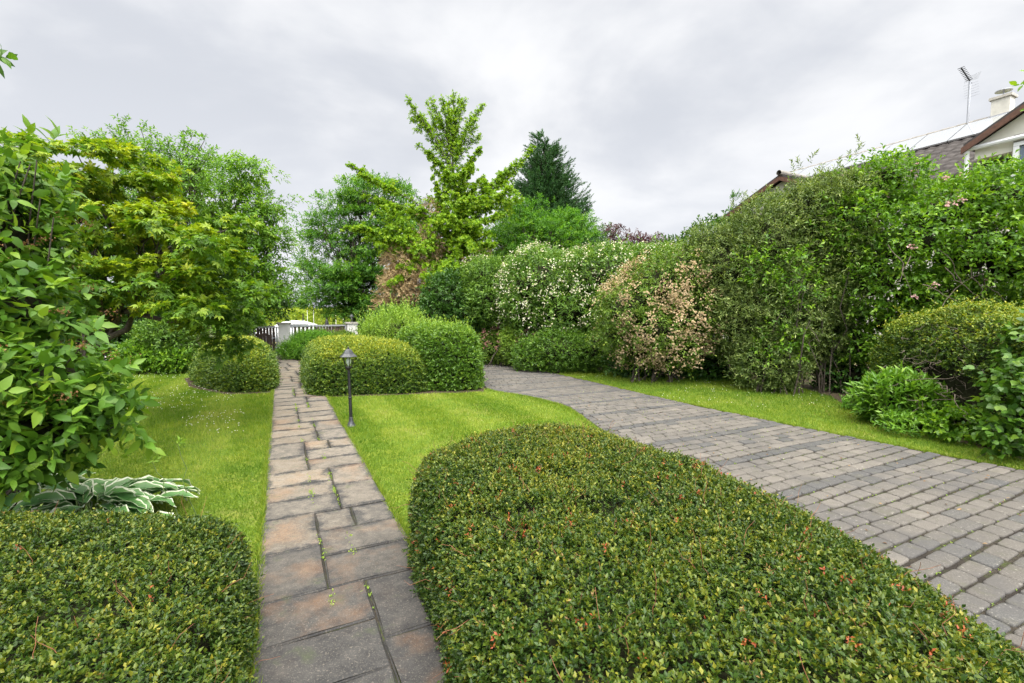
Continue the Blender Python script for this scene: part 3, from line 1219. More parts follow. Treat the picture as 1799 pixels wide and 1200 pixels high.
U0, U1 = -.155, .775
v = 2.78 - 1.125 * 4
k = 0
while v < 19.6:
    e = v + 1.125
    narrow_left = (k % 2 == 0)
    tdiv = U0 + (U1 - U0) * ((.405 if narrow_left else .595) + rng.uniform(-.015, .015))
    two = [v, v + .5625 + rng.uniform(-.03, .03), e]
    thr = [v, v + .375 + rng.uniform(-.02, .02), v + .75 + rng.uniform(-.02, .02), e]
    lft, rgt = (two, thr) if narrow_left else (thr, two)
    for a, b in zip(lft[:-1], lft[1:]):
        slab(U0 + rng.uniform(-.012, .012), tdiv, a, b)
    for q, (a, b) in enumerate(zip(rgt[:-1], rgt[1:])):
        r = U1 + rng.uniform(-.012, .012)
        if k in (4, 6) and q == len(rgt) - 2:          # cracked across
            md = tdiv + (r - tdiv) * .48
            slab(tdiv, md, a, b)
            slab(md, r, a, b)
        else:
            slab(tdiv, r, a, b)
    v = e
    k += 1
pth = mesh_obj('path', np.array(sV), sF, M_SLAB, None, False, {'v': sv, 'e': se, 'o': sov}, None, sUV)
tag(pth, kind='structure')
sheet('path_bedding', [uv(U0 + .02 + bend(v), v) for v in np.linspace(-2.6, 19.6, 24)] + [uv(U1 - .02 + bend(v), v) for v in np.linspace(19.6, -2.6, 24)], .014, M_JOINT)


# --- drive of rounded setts
def sett_material():
    m = bpy.data.materials.new('sett')
    t, N, L = nt(m)
    out = N('ShaderNodeOutputMaterial')
    p = N('ShaderNodeBsdfPrincipled')
    p.inputs['Roughness'].default_value = .8
    p.inputs['Specular IOR Level'].default_value = .3
    L(p.outputs[0], out.inputs[0])
    tc = N('ShaderNodeTexCoord')
    av = N('ShaderNodeAttribute')
    av.attribute_name = 'v'
    cr = ramp(N('ShaderNodeValToRGB'), [(0, (.044, .045, .048)), (.25, (.062, .061, .061)), (.4, (.078, .071, .064)), (.75, (.112, .101, .090)), (1, (.145, .130, .112))])
    L(av.outputs['Fac'], cr.inputs[0])
    prev = cr.outputs[0]
    for sc_, lo, hi, col_, amt in ((120, .5, .68, (.20, .187, .172), .5), (160, .55, .68, (.03, .03, .03), .6), (1.3, .50, .64, (.065, .062, .062), .7), (9, .54, .68, (.07, .068, .05), .6), (45, .62, .68, (.42, .40, .36), .35)):
        nz = N('ShaderNodeTexNoise')
        nz.inputs['Scale'].default_value = sc_
        nz.inputs['Detail'].default_value = 5
        nz.inputs['Roughness'].default_value = .65
        L(tc.outputs['Object'], nz.inputs['Vector'])
        mr = N('ShaderNodeMapRange')
        mr.inputs[1].default_value = lo
        mr.inputs[2].default_value = hi
        mr.inputs[4].default_value = amt
        L(nz.outputs[0], mr.inputs[0])
        mx = N('ShaderNodeMix')
        mx.data_type = 'RGBA'
        L(mr.outputs[0], mx.inputs[0])
        L(prev, mx.inputs[6])
        mx.inputs[7].default_value = (*col_, 1)
        prev = mx.outputs[2]
    L(prev, p.inputs['Base Color'])
    nz = N('ShaderNodeTexNoise')
    nz.inputs['Scale'].default_value = 110
    nz.inputs['Detail'].default_value = 6
    L(tc.outputs['Object'], nz.inputs['Vector'])
    b = N('ShaderNodeBump')
    b.inputs['Strength'].default_value = .6
    b.inputs['Distance'].default_value = .004
    L(nz.outputs[0], b.inputs['Height'])
    L(b.outputs[0], p.inputs['Normal'])
    return m


M_SETT = sett_material()
pitch = .140
s_dark = np.interp(3.33, mid[:, 1], arc)
s0 = s_dark - pitch * 30 - pitch / 2
dV, dF, dv = [], [], []
row = 0
while s0 + (row + 1) * pitch < arc[-1]:
    a, b = s0 + row * pitch, s0 + (row + 1) * pitch
    if a < 0:
        row += 1
        continue
    wid = np.linalg.norm(drive_pt(a, 1) - drive_pt(a, 0))
    n = int(round(wid / .212))
    off = rng.uniform(-.3, .3) if row % 2 else rng.uniform(.2, .8)
    cuts = (np.arange(n + 2) - 1 + (off % 1)) / n + rng.normal(0, .05 / n, n + 2)
    cuts = np.clip(cuts, 0, 1)
    wav = lambda f: .012 * sin(f * 9 + row * .7)
    for i in range(n + 1):
        f0, f1 = cuts[i], cuts[i + 1]
        if (f1 - f0) * wid < .06:
            continue
        g = .004 / wid
        gv = .0105
        q = np.array([drive_pt(a + gv + wav(f0), f0 + g), drive_pt(a + gv + wav(f1), f1 - g), drive_pt(b - gv + wav(f1), f1 - g), drive_pt(b - gv + wav(f0), f0 + g)])
        q = q + rng.normal(0, .0028, (4, 2))
        P = []
        for c_ in range(4):
            A, pr, nx = q[c_], q[c_ - 1], q[(c_ + 1) % 4]
            d1, d2 = nrm(pr - A), nrm(nx - A)
            kk = .022 * rng.uniform(.7, 1.4)
            P += [A + d1 * kk, A + (d1 + d2) * kk * .28, A + d2 * kk]
        P = np.array(P)
        c = P.mean(0)
        z = .030 + rng.normal(0, .0018)
        tl = rng.normal(0, .012, 2)
        o = len(dV)
        m = 12
        for sc_, dz in ((.80, .0012), (.945, 0.0), (1.0, -.008), (1.0, -.04)):
            for pp in c + (P - c) * sc_:
                dV.append(uv(pp[0], pp[1], z + dz + (pp - c) @ tl))
        dV.append(uv(c[0], c[1], z + .0016))
        cc = o + 4 * m
        if row % 6 == 0 and np.interp(a, arc, mid[:, 1]) > 2.3:
            val = rng.uniform(.0, .22)
        else:
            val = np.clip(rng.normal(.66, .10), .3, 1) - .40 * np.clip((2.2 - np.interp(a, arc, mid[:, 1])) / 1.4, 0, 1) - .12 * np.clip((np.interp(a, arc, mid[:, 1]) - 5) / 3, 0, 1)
            if f1 > .985 or f0 < .012:
                val = rng.uniform(.15, .55)
            if rng.random() < .04:
                val = rng.uniform(.1, .3)
        for i_ in range(m):
            j_ = (i_ + 1) % m
            dF.append((cc, o + i_, o + j_, cc))
            for r_ in range(3):
                dF.append((o + r_ * m + i_, o + (r_ + 1) * m + i_, o + (r_ + 1) * m + j_, o + r_ * m + j_))
            dv += [val] * 4
    row += 1
dF = [f[:3] if f[0] == f[3] else f for f in dF]
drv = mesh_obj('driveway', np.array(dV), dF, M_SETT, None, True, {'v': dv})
tag(drv, kind='structure')
ss = np.linspace(0, arc[-1], 60)
sheet('driveway_bedding', [uv(*drive_pt(s, -.008)) for s in ss] + [uv(*drive_pt(s, 1.008)) for s in ss[::-1]], .016, M_JOINT)

# moss and weeds in the joints
P = []
for _ in range(900):
    s = rng.uniform(0.5, 9)
    r_ = int((s - s0) / pitch)
    P.append(uv(*drive_pt(s0 + r_ * pitch, rng.random()), .016))
for q in range(26):
    P += [uv(U0 + (U1 - U0) * rng.choice([.4, .6]) + rng.normal(0, .01), vv, .02) for vv in rng.uniform(2.0, 11) + rng.normal(0, .05, 22)]
P = np.array(P)
D = nrm(rng.normal(0, .6, P.shape) + Z3)
lv = shoots(P, D, .012 * rng.uniform(.4, 1.6, len(P)), 6, .011, .005, vb=rng.uniform(.3, .8, len(P)))
tag(leaf_mesh('joint_moss', None, M_LIGHT, lv), 'tiny green moss and weeds growing in the paving joints', 'moss', None, 'stuff')

# clover flowers in the lawn on the left, fallen leaves and petals
P = []
for _ in range(700):
    g_ = gnd(rng.uniform(130, 430), 660 + 110 * rng.random() ** 1.2)
    P.append(g_)
for _ in range(260):
    P.append(gnd(rng.uniform(1000, 1500), rng.uniform(662, 720)))
P = np.array(P)
keep = (in_poly(P[:, 0], P[:, 1], LEFTLAWN) | in_poly(P[:, 0], P[:, 1], RIGHTLAWN)) & (fbm(P * 1.3, 77) > -.05)
P = P[keep] + [0, 0, .05]
lv = shoots(P, nrm(rng.normal(0, .3, P.shape) + Z3), .008, 6, .011, .009, up=.8)
tag(leaf_mesh('clover_flowers', None, M_WHITE, lv), 'tiny white clover flowers dotted through the mown grass', 'flowers', None, 'stuff')
P = []
for _ in range(260):
    g_ = uv(*drive_pt(rng.uniform(.5, 11), rng.uniform(.02, 1.03)), .038)
    P.append(g_)
for _ in range(500):
    P.append(uv(rng.uniform(7.3, 9.6), rng.uniform(2.0, 5.0), .03))
P = np.array(P)
n = len(P)
lv = [P, nrm(np.stack([rng.normal(0, 1, n), rng.normal(0, 1, n), rng.normal(0, .12, n)], 1)), nrm(rng.normal(0, .25, (n, 3)) + Z3), rng.uniform(.015, .04, n), rng.uniform(.01, .02, n), rng.random(n)]
lv[2] = nrm(lv[2] - (lv[2] * lv[1]).sum(1, keepdims=True) * lv[1])
tag(leaf_mesh('fallen_leaves', None, M_DRY, lv), 'dry brown fallen leaves scattered on the drive and soil', 'leaves', None, 'stuff')


# ================================================================== clipped hedges
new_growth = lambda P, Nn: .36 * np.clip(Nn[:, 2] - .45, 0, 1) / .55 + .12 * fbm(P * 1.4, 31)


def fg_extras(t, P, Nn, D, nred, ntwig, rr=1.0):
    """Red dying sprigs and bare tips standing out of a foreground hedge."""
    i = rng.choice(len(P), nred, replace=False)
    Q = np.repeat(P[i], 3, 0) + rng.normal(0, .012, (nred * 3, 3))
    lv = shoots(Q + np.repeat(Nn[i], 3, 0) * .004, np.repeat(D[i], 3, 0), .03, 4, .0145 * rr, .0075 * rr, tipv=.2)
    leaf_mesh('red_leaves', t, M_RED, lv)
    i = rng.choice(len(P), nred * 6, replace=False)
    leaf_mesh('brown_tips', t, M_BROWN, shoots(P[i] + D[i] * .016, D[i], .02, 4, .012 * rr, .006 * rr, tipv=.2))['kind'] = 'stuff'
    i = rng.choice(len(P), ntwig, replace=False)
    polys = []
    for j in i:
        d = nrm(D[j] + rng.normal(0, .7, 3))
        if d[2] < 0:
            d[2] *= -.5
        l = rng.uniform(.05, .17)
        polys.append((curve(P[j] - D[j] * .03, P[j] + d * l, 5, .06), np.linspace(.0016, .0007, 5)))
    V, F = tubes(polys, 4)
    mesh_obj('bare_twigs', V, F, RED_TWIG, t)['kind'] = 'stuff'


poly = [(-.68, 3.0), (-.58, 3.5), (.10, 4.12), (.75, 4.08), (1.36, 3.52), (1.76, 2.6), (1.86, 1.8), (1.78, 1.0), (1.65, .25), (.9, -.1), (.25, .35), (-.08, 1.35), (-.32, 2.1)]


def pw_left(T):
    # steep along the slab path, sloping towards the drive
    return 3.0 + 4.0 * np.clip(np.cos(T - radians(165)), 0, 1)


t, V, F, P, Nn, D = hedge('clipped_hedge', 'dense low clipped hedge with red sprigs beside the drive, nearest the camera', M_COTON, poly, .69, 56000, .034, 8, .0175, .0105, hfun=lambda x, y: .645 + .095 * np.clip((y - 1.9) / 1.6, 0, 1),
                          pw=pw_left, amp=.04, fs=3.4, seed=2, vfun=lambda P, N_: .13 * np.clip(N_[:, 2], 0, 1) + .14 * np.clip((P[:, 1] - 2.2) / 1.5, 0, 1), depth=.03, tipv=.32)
fg_extras(t, P, Nn, D, 230, 420)
poly = [(-1.50, 2.60), (-1.33, 2.25), (-1.02, 1.66), (-.76, 1.1), (-.5, .5), (-1.8, .1), (-3.6, .3), (-3.9, 1.5), (-3.5, 2.62), (-2.5, 2.68)]
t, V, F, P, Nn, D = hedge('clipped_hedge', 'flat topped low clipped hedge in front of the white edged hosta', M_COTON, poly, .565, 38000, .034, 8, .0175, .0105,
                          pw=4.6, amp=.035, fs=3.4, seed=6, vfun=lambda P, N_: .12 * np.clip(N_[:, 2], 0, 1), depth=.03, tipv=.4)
fg_extras(t, P, Nn, D, 34, 120)

poly = [uv(-.12, 10.5), uv(-.9, 10.75), uv(-1.6, 12.0), uv(-1.95, 13.6), uv(-1.3, 15), uv(-.2, 15), uv(-.1, 12.5)]
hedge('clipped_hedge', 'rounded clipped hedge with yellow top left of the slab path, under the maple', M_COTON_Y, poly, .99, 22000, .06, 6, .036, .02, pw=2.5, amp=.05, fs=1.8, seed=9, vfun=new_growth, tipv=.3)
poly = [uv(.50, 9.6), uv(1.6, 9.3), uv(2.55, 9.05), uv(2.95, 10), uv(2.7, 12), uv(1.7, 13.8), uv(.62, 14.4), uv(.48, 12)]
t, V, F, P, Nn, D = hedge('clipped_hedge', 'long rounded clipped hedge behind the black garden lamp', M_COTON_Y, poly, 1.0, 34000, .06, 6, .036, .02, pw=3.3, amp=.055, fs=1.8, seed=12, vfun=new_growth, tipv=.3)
c = at(672, 658, 9.35)
q = c + rng.normal(0, .06, (26, 3))
leaf_mesh('red_leaves', t, M_RED, shoots(q, aim(np.tile([0, -1.0, .2], (26, 1))), .05, 6, .04, .022))
poly = [uv(2.65, 9.3), uv(3.1, 8.95), uv(3.62, 8.8), uv(3.95, 9.6), uv(4.2, 10.8), uv(3.8, 12.5), uv(3.0, 13), uv(2.5, 11)]
t, V, F, P, Nn, D = hedge('clipped_hedge', 'taller square cut leafy hedge at the corner of the drive', M_PRIVET, poly, 1.27, 11000, .09, 6, .055, .03, pw=5.5, amp=.09, fs=1.9, seed=15, tipv=.35,
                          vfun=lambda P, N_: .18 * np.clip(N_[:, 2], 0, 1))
# unclipped shoots on its top
top = P[P[:, 2] > 1.15]
top = top[rng.choice(len(top), 90)]
leaf_mesh('shoots', t, M_LIGHT, shoots(top, nrm(rng.normal(0, .2, top.shape) + Z3), rng.uniform(.12, .40, 90), 12, .045, .02, vb=rng.uniform(.2, .6, 90)))

# right-hand side hedge, thorny and half bare
poly = [(5.62, 4.7), (5.75, 5.6), (5.9, 6.5), (6.12, 8.0), (7.6, 8.5), (8.3, 6), (8.0, 4.2), (6.6, 3.7)]
hole = at(1665, 690, 6.3)


def kept(P):
    d = np.linalg.norm((P - hole) / np.array([.40, 1.0, .42]), axis=1)
    thin = fbm(P * 2.4, 55) + 1.0 * np.clip(P[:, 2] / 1.3, 0, 1)
    return (d > 1 + .3 * fbm(P * 5, 3)) & ((P[:, 0] > 6.9) | (thin > .18) | (rng.random(len(P)) < .45))


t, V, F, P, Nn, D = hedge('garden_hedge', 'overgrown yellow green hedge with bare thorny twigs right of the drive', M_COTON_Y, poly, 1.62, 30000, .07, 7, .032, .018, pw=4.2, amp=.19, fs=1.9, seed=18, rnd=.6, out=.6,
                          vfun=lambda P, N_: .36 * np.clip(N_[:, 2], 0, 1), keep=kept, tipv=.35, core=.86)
top = P[(P[:, 2] > 1.1)]
top = top[rng.choice(len(top), 260)]
leaf_mesh('shoots', t, M_COTON_Y, shoots(top, nrm(rng.normal(0, .45, top.shape) + Z3), rng.uniform(.12, .38, 260), 14, .034, .018, vb=rng.uniform(.4, .8, 260)))
polys = []
for q in range(260):
    s = hole + rng.normal(0, 1, 3) * [.40, .30, .40] + [.25, .1, 0]
    d = nrm(np.array([rng.normal(-.5, .6), rng.normal(-.5, .5), rng.normal(0, .5)]))
    polys.append((curve(s, s + d * rng.uniform(.2, .6), 6, .1), np.linspace(.006, .0018, 6)))
V, F = tubes(polys, 4)
mesh_obj('bare_twigs', V, F, plain('grey_twig', (.10, .08, .06), .9, noise=.4, nscale=30), t)['kind'] = 'stuff'

# ================================================================== low plants
# hostas
M_HOSTA = None


def hosta_mat():
    m = bpy.data.materials.new('hosta_leaf')
    t, N, L = nt(m)
    out = N('ShaderNodeOutputMaterial')
    p = N('ShaderNodeBsdfPrincipled')
    p.inputs['Roughness'].default_value = .45
    at_ = N('ShaderNodeAttribute')
    at_.attribute_name = 'edge'
    nz = N('ShaderNodeTexNoise')
    nz.inputs['Scale'].default_value = 22
    tc = N('ShaderNodeTexCoord')
    L(tc.outputs['Object'], nz.inputs['Vector'])
    ad = N('ShaderNodeMath')
    ad.operation = 'MULTIPLY_ADD'
    L(nz.outputs[0], ad.inputs[0])
    ad.inputs[1].default_value = .35
    L(at_.outputs['Fac'], ad.inputs[2])
    cr = ramp(N('ShaderNodeValToRGB'), [(0, (.05, .14, .035)), (.5, (.075, .19, .05)), (.97, (.12, .25, .07)), (.995, (.55, .60, .42)), (1, (.62, .66, .50))])
    L(ad.outputs[0], cr.inputs[0])
    L(cr.outputs[0], p.inputs['Base Color'])
    tr = N('ShaderNodeBsdfTranslucent')
    L(cr.outputs[0], tr.inputs[0])
    ms = N('ShaderNodeMixShader')
    ms.inputs[0].default_value = .25
    L(p.outputs[0], ms.inputs[1])
    L(tr.outputs[0], ms.inputs[2])
    L(ms.outputs[0], out.inputs[0])
    return m


M_HOSTA = hosta_mat()


def hosta(label, c, n, R, H, seed):
    t = thing('hosta', label, 'plant', c, 0, 'variegated hostas')
    VV, FF, EE, o = [], [], [], 0
    st = [];
    for q in range(n):
        az = q * 2.4 + rng.normal(0, .25)
        rad = (q + .5) / n
        lean = .35 + .95 * rad + rng.normal(0, .1)
        l = rng.uniform(.24, .38)
        wd = l * rng.uniform(.36, .48)
        d0 = np.array([cos(az) * sin(lean), sin(az) * sin(lean), cos(lean)])
        b0 = np.array(c) + np.array([cos(az), sin(az), 0]) * .05
        pet = R * (.10 + .66 * rad)
        zt = H * (1.0 - .55 * rad ** 1.5) * rng.uniform(.8, 1.1)
        b1 = np.array(c) + np.array([cos(az) * pet, sin(az) * pet, zt])
        st.append((curve(b0, b1, 5, .03, .08), np.linspace(.006, .004, 5)))
        k = 9
        ts = np.linspace(0, 1, k)
        hd = np.array([cos(az), sin(az), 0])
        sd = np.array([-sin(az), cos(az), 0])
        p0 = rng.uniform(.1, .55)
        ang = p0 - ts * rng.uniform(.9, 1.5)
        step = l / (k - 1)
        mid_ = b1 + np.concatenate([np.zeros((1, 3)), np.cumsum((np.cos(ang)[:, None] * hd + np.sin(ang)[:, None] * Z3)[:-1] * step, 0)])
        nn = -np.sin(ang)[:, None] * hd + np.cos(ang)[:, None] * Z3
        hw = wd / 2 * np.sin(np.clip(ts ** .75, 0, 1) * pi) ** .8 * 1.0
        hw[-1] = 0
        roll = rng.normal(0, .3)
        for f_, e_, lift in ((-1, 1, .22), (-.72, .62, .16), (-.35, .25, .09), (0, 0, 0), (.35, .25, .09), (.72, .62, .16), (1, 1, .22)):
            wv = .010 * np.sin(ts * 17 + f_ * 3 + q) * abs(f_)
            VV.append(mid_ + sd * (hw * f_)[:, None] + nn * (abs(f_) ** 1.5 * hw * .38 + wv + roll * f_ * hw * .5)[:, None])
            ed = np.full(k, e_, float)
            ed[-1] = 1
            ed[-2] = max(ed[-2], .66)
            EE.append(ed)
        for j in range(6):
            for i in range(k - 1):
                FF.append((o + j * k + i, o + (j + 1) * k + i, o + (j + 1) * k + i + 1, o + j * k + i + 1))
        o += 7 * k
    mesh_obj('leaves', np.concatenate(VV), np.array(FF), M_HOSTA, t, True, None, {'edge': np.concatenate(EE)})
    V, F = tubes(st, 5)
    mesh_obj('stems', V, F, M_PEONY_STEM, t)
    return t


M_PEONY_STEM = plain('green_stem', (.12, .18, .05), .6, noise=.3)
hosta('white edged hosta with drooping leaves, the largest, behind the flat topped hedge', (-3.05, 3.3, 0), 84, .60, .26, 1)
t = hosta('white edged hosta half hidden under the broad leaved shrub', (-3.75, 3.5, 0), 40, .42, .26, 2)
# flower scapes
t = thing('flower_stem', 'thin upright stem with a drooping bud on the lawn beside the hosta', 'flower', (-2.45, 3.55, 0))
V, F = tubes([(curve((-2.45, 3.55, 0), at(312, 780, 3.5), 7, .04), np.linspace(.004, .0025, 7)), (curve((-2.55, 3.5, 0), at(268, 812, 3.5), 7, .04), np.linspace(.004, .0025, 7))], 5)
mesh_obj('stem', V, F, M_PEONY_STEM, t)
for q in (np.array([at(312, 780, 3.5)] * 3), np.array([at(268, 812, 3.5)] * 2)):
    leaf_mesh('bud', t, M_LIGHT, shoots(q, nrm(rng.normal(0, .4, q.shape) + [.4, 0, .5]), .04, 5, .045, .018))

# peony and the low plants at the foot of the right-hand hedge
g0 = gnd(1592, 752)
shrub('peony', 'bushy peony with pointed glossy leaves in front of the thorny hedge', 'plant', M_PEONY, [blob(1575, 705, 6.6, 58, 42, .45), blob(1625, 715, 6.5, 42, 36, .35)], 330, .16, 7, .13, .04,
      base=(g0[0], g0[1], 0), out=.5, up=.7, rnd=.25, core=.5, stems=16, r0=.008, droop=.2, tipv=.3, seed=3, spread=(1.2, .5))
g0 = gnd(1540, 724)
shrub('low_plant', 'fresh light green low plant on the lawn edge beside the peony', 'plant', M_YEW, [blob_w((g0[0], g0[1] + .1, .1), (.42, .28, .18))], 700, .07, 7, .04, .012, base=(g0[0], g0[1], 0), core=0, stems=0, seed=4, out=.4, up=.9)
g0 = gnd(1590, 765)
shrub('low_plant', 'small leafy plant in the grass just below the peony', 'plant', M_PEONY, [blob_w((g0[0], g0[1], .1), (.30, .2, .14))], 60, .1, 7, .08, .03, base=(g0[0], g0[1], 0), core=0, stems=0, seed=5, out=.5, up=.6)
g0 = gnd(1700, 780)
shrub('low_plant', 'dark leafy weed at the foot of the thorny hedge', 'plant', M_ROSE, [blob_w((g0[0], g0[1] + .1, .18), (.4, .25, .2))], 120, .1, 7, .07, .045, base=(g0[0], g0[1], 0), core=0, stems=0, seed=6, out=.6, up=.4)
# climbing vine over the near end of the hedge
bl = [blob(1790, 700, 4.95, 46, 70, .2), blob(1765, 765, 4.9, 34, 36, .2), blob(1815, 610, 5.2, 40, 50, .25)]
g0 = gnd(1785, 815)
shrub('climbing_vine', 'heart leaved vine hanging over the near end of the thorny hedge', 'vine', M_IVY, bl, 300, .16, 5, .075, .062, base=(g0[0], g0[1], 0), core=0, stems=6, r0=.005, shape='broad', dens=1.0, out=.8, up=.1, sink=.35, seed=8, tipv=.3)

# ================================================================== left side shrubs and trees
# big-leaved viburnum close to the camera
bl = [blob(-5, 400, 3.3, 66, 105, .5), blob(30, 325, 3.5, 42, 46, .4), blob(25, 550, 3.1, 72, 90, .5), blob(85, 670, 3.0, 80, 60, .5), blob(40, 760, 2.9, 110, 75, .55), blob(-140, 500, 3.3, 150, 260, .8), blob(150, 720, 3.0, 50, 40, .35)]
vb_ = (at(-60, 900, 3.4)[0], 3.4, 0)
t = thing('viburnum_shrub', 'large broad leaved shrub with reddish berry clusters at the left edge', 'shrub', vb_)
P, Nn = sample_blobs(bl, 1350, .34, 2.6, .25, .15, 21, .8)
Pi, Ni = sample_blobs(bl, 800, .28, 2.0, .8, .15, 21, .7)
P, Nn = np.concatenate([P, Pi]), np.concatenate([Nn, Ni])
D = aim(Nn, .6, .25, .5)
lv1 = shoots(P - D * .12, D, .22 * rng.uniform(.6, 1.3, len(P)), 8, .085, .042, spread=(1.35, .7), tipv=.35, sink=.15, droop=.2, jl=.48, vr=.3)
# leafy leaders against the sky and over the lawn
ex = np.array([at(52, 262, 3.3), at(80, 262, 3.35), at(20, 262, 3.3), at(195, 650, 3.0), at(212, 700, 3.0), at(205, 740, 3.0), at(150, 600, 3.0), at(88, 330, 3.3), at(118, 375, 3.3), at(230, 760, 3.05), at(-26, 100, 3.2)])
ed = nrm(np.array([[0, 0, 1], [.6, 0, .7], [-.5, 0, .7], [.8, 0, .3], [.9, 0, .0], [.9, 0, -.2], [.6, -.2, .5], [.5, 0, .5], [.7, 0, .2], [.8, 0, -.5], [1, 0, .1]], float))
lv2 = shoots(ex, ed, .16, 8, .115, .05, spread=(1.2, .5), tipv=.3, sink=.1)
leaf_mesh('foliage', t, M_VIB, cat(lv1, lv2), 'broad', droop=.3)
core_of(t, [bl[i] for i in (0, 2, 3, 4, 5)], .42, .35, 60)
stems_to(t, vb_, bl, 26, .022)
br = [(curve(vb_, e - d * .1, 7, .02, .02), np.linspace(.012, .004, 7)) for e, d in list(zip(ex, ed))[:-1]]
br.append((np.array([vb_, at(-190, 560, 3.3), at(-170, 330, 3.3), at(-110, 160, 3.25), at(-48, 104, 3.2), ex[-1]]), np.linspace(.014, .003, 6)))
V, F = tubes(br, 5)
mesh_obj('branches', V, F, BARK, t)
i = rng.choice(800, 90, replace=False)
q = np.repeat(P[i] + D[i] * .14, 30, 0) + rng.normal(0, 1, (90 * 30, 3)) * [.034, .034, .016]
leaf_mesh('berry_clusters', t, M_FRUIT, shoots(q, nrm(rng.normal(0, .6, q.shape) + Z3), .01, 3, .010, .008))

# yellow-green maple with tiers
tiers = [(140, 285, 62, 26), (205, 300, 60, 30), (95, 300, 50, 28), (110, 350, 80, 34), (235, 355, 75, 34), (320, 392, 85, 22), (395, 392, 36, 12), (205, 410, 62, 26), (120, 430, 70, 30), (300, 440, 60, 28), (370, 440, 45, 26), (185, 500, 70, 30),
         (130, 520, 55, 26), (335, 490, 60, 34), (380, 520, 46, 32), (380, 566, 36, 30), (340, 545, 46, 26), (392, 598, 20, 20), (30, 280, 60, 30), (20, 340, 60, 40)]
bl = [blob(px, py, 6.3 + rng.uniform(-.5, .7), rx, ry, .75) for px, py, rx, ry in tiers]
mb = (at(150, 700, 6.9)[0], 6.9, 0)
t = thing('maple_tree', 'spreading maple with layered yellow green leaves over the left lawn', 'tree', mb)
P, D, vb, Cn = clusters(bl, 200, 15, (.26, .26, .07), .3, .7, 31, .8)
tier_tint = np.clip(vb * .7 + .07 + .42 * fbm(P * .8, 8) + .25 * np.clip((P[:, 2] - 2.2) / 2, -.5, 1), 0, 1)  # leaf tint in patches, yellower with height
lv = shoots(P, D, .14, 5, .088, .06, vb=tier_tint, tipv=.22, sink=.35, up=.8, droop=.35)
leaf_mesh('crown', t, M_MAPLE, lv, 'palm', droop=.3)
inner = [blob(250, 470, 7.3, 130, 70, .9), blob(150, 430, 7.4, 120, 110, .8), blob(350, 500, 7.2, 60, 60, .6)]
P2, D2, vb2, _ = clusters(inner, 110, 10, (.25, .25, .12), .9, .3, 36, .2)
leaf_mesh('inner_leaves', t, M_TREE_D, shoots(P2, D2, .14, 5, .065, .05, vb=vb2 * .6, sink=.25), 'palm')  # inner leaves coloured dark to stand in for shade between the tiers
polys = []
fork = np.array(mb) + [0, 0, .9]
polys.append((curve((mb[0], mb[1], -.05), fork, 6, .03), np.linspace(.11, .085, 6)))
for px, py in ((250, 500), (330, 505), (110, 400), (200, 320), (290, 430), (400, 540), (170, 460), (60, 380), (360, 420)):
    e = at(px, py, 6.5)
    p = curve(fork, e, 8, .05, .06)
    polys.append((p, np.linspace(.055, .014, 8)))
    for _ in range(5):
        e2 = Cn[np.argsort(np.linalg.norm(Cn - e, axis=1))[rng.integers(0, 14)]]
        polys.append((curve(p[rng.integers(3, 7)], e2, 6, .06, .05), np.linspace(.018, .004, 6)))
V, F = tubes(polys, 6)
mesh_obj('trunk', V, F, BARK, t, True)

# airy tree behind the maple
bl = [blob(240, 270, 13, 34, 22), blob(290, 285, 13, 40, 22), blob(340, 285, 13, 26, 24), blob(255, 315, 13, 60, 40), blob(320, 320, 13, 55, 50), blob(270, 380, 13, 80, 60), blob(165, 255, 13, 20, 12)]
tree('airy_tree', 'tall open tree with wispy upright top behind the maple', 'tree', at(285, 668, 13), at(285, 480, 13), bl, M_TREE, 130, 9, (.36, .36, .24), .24, 7, .11, .042, r0=.13, limbs=60, seed=41, depth=.8, k=.4, sink=.3, droop=.4)
AIRY = [o for o in C.objects if o.name == 'airy_tree'][0]
# dense robinia left of the gap
bl = [blob(395, 305, 15.5, 50, 26), blob(440, 310, 15.5, 34, 24), blob(370, 350, 15.5, 70, 40), blob(455, 355, 15.5, 38, 28), blob(420, 400, 15.5, 75, 34), blob(485, 425, 15.5, 32, 16), blob(450, 450, 15.5, 55, 28), blob(400, 480, 15.5, 80, 40),
      blob(480, 490, 15.2, 38, 18), blob(440, 525, 15.2, 46, 26), blob(495, 512, 15.2, 24, 9), blob(350, 560, 16, 80, 60)]
tree('broadleaf_tree', 'dense drooping green tree left of the garden gate', 'tree', at(400, 640, 15.8), at(400, 520, 15.8), bl, M_TREE, 330, 12, (.45, .45, .22), .26, 8, .14, .05, r0=.2, limbs=50, seed=45, depth=.55, sink=.45, droop=.5, k=.6)
bl = [blob(455, 515, 17.5, 40, 45), blob(410, 550, 17.5, 50, 55), blob(475, 530, 17.5, 26, 28)]
tree('dark_tree', 'dark leaved tree in the shade behind the left gate post', 'tree', at(445, 640, 17.8), at(445, 560, 17.8), bl, M_TREE_D, 110, 12, (.4, .4, .3), .25, 7, .13, .06, r0=.12, limbs=20, seed=48, k=.4)
# drooping bough in front of the pedestrian gate
bl = [blob(425, 560, 13.2, 22, 14), blob(415, 545, 13.2, 28, 20), blob(405, 582, 13.2, 24, 18)]
shrub('leaning_shrub', 'light green shrub leaning over the pedestrian gate from the left', 'shrub', M_TREE, bl, 420, .25, 8, .12, .045, base=(at(410, 640, 13.3)[0], 13.3, 0), core=0, stems=18, sink=.3, seed=50, tipv=.3)

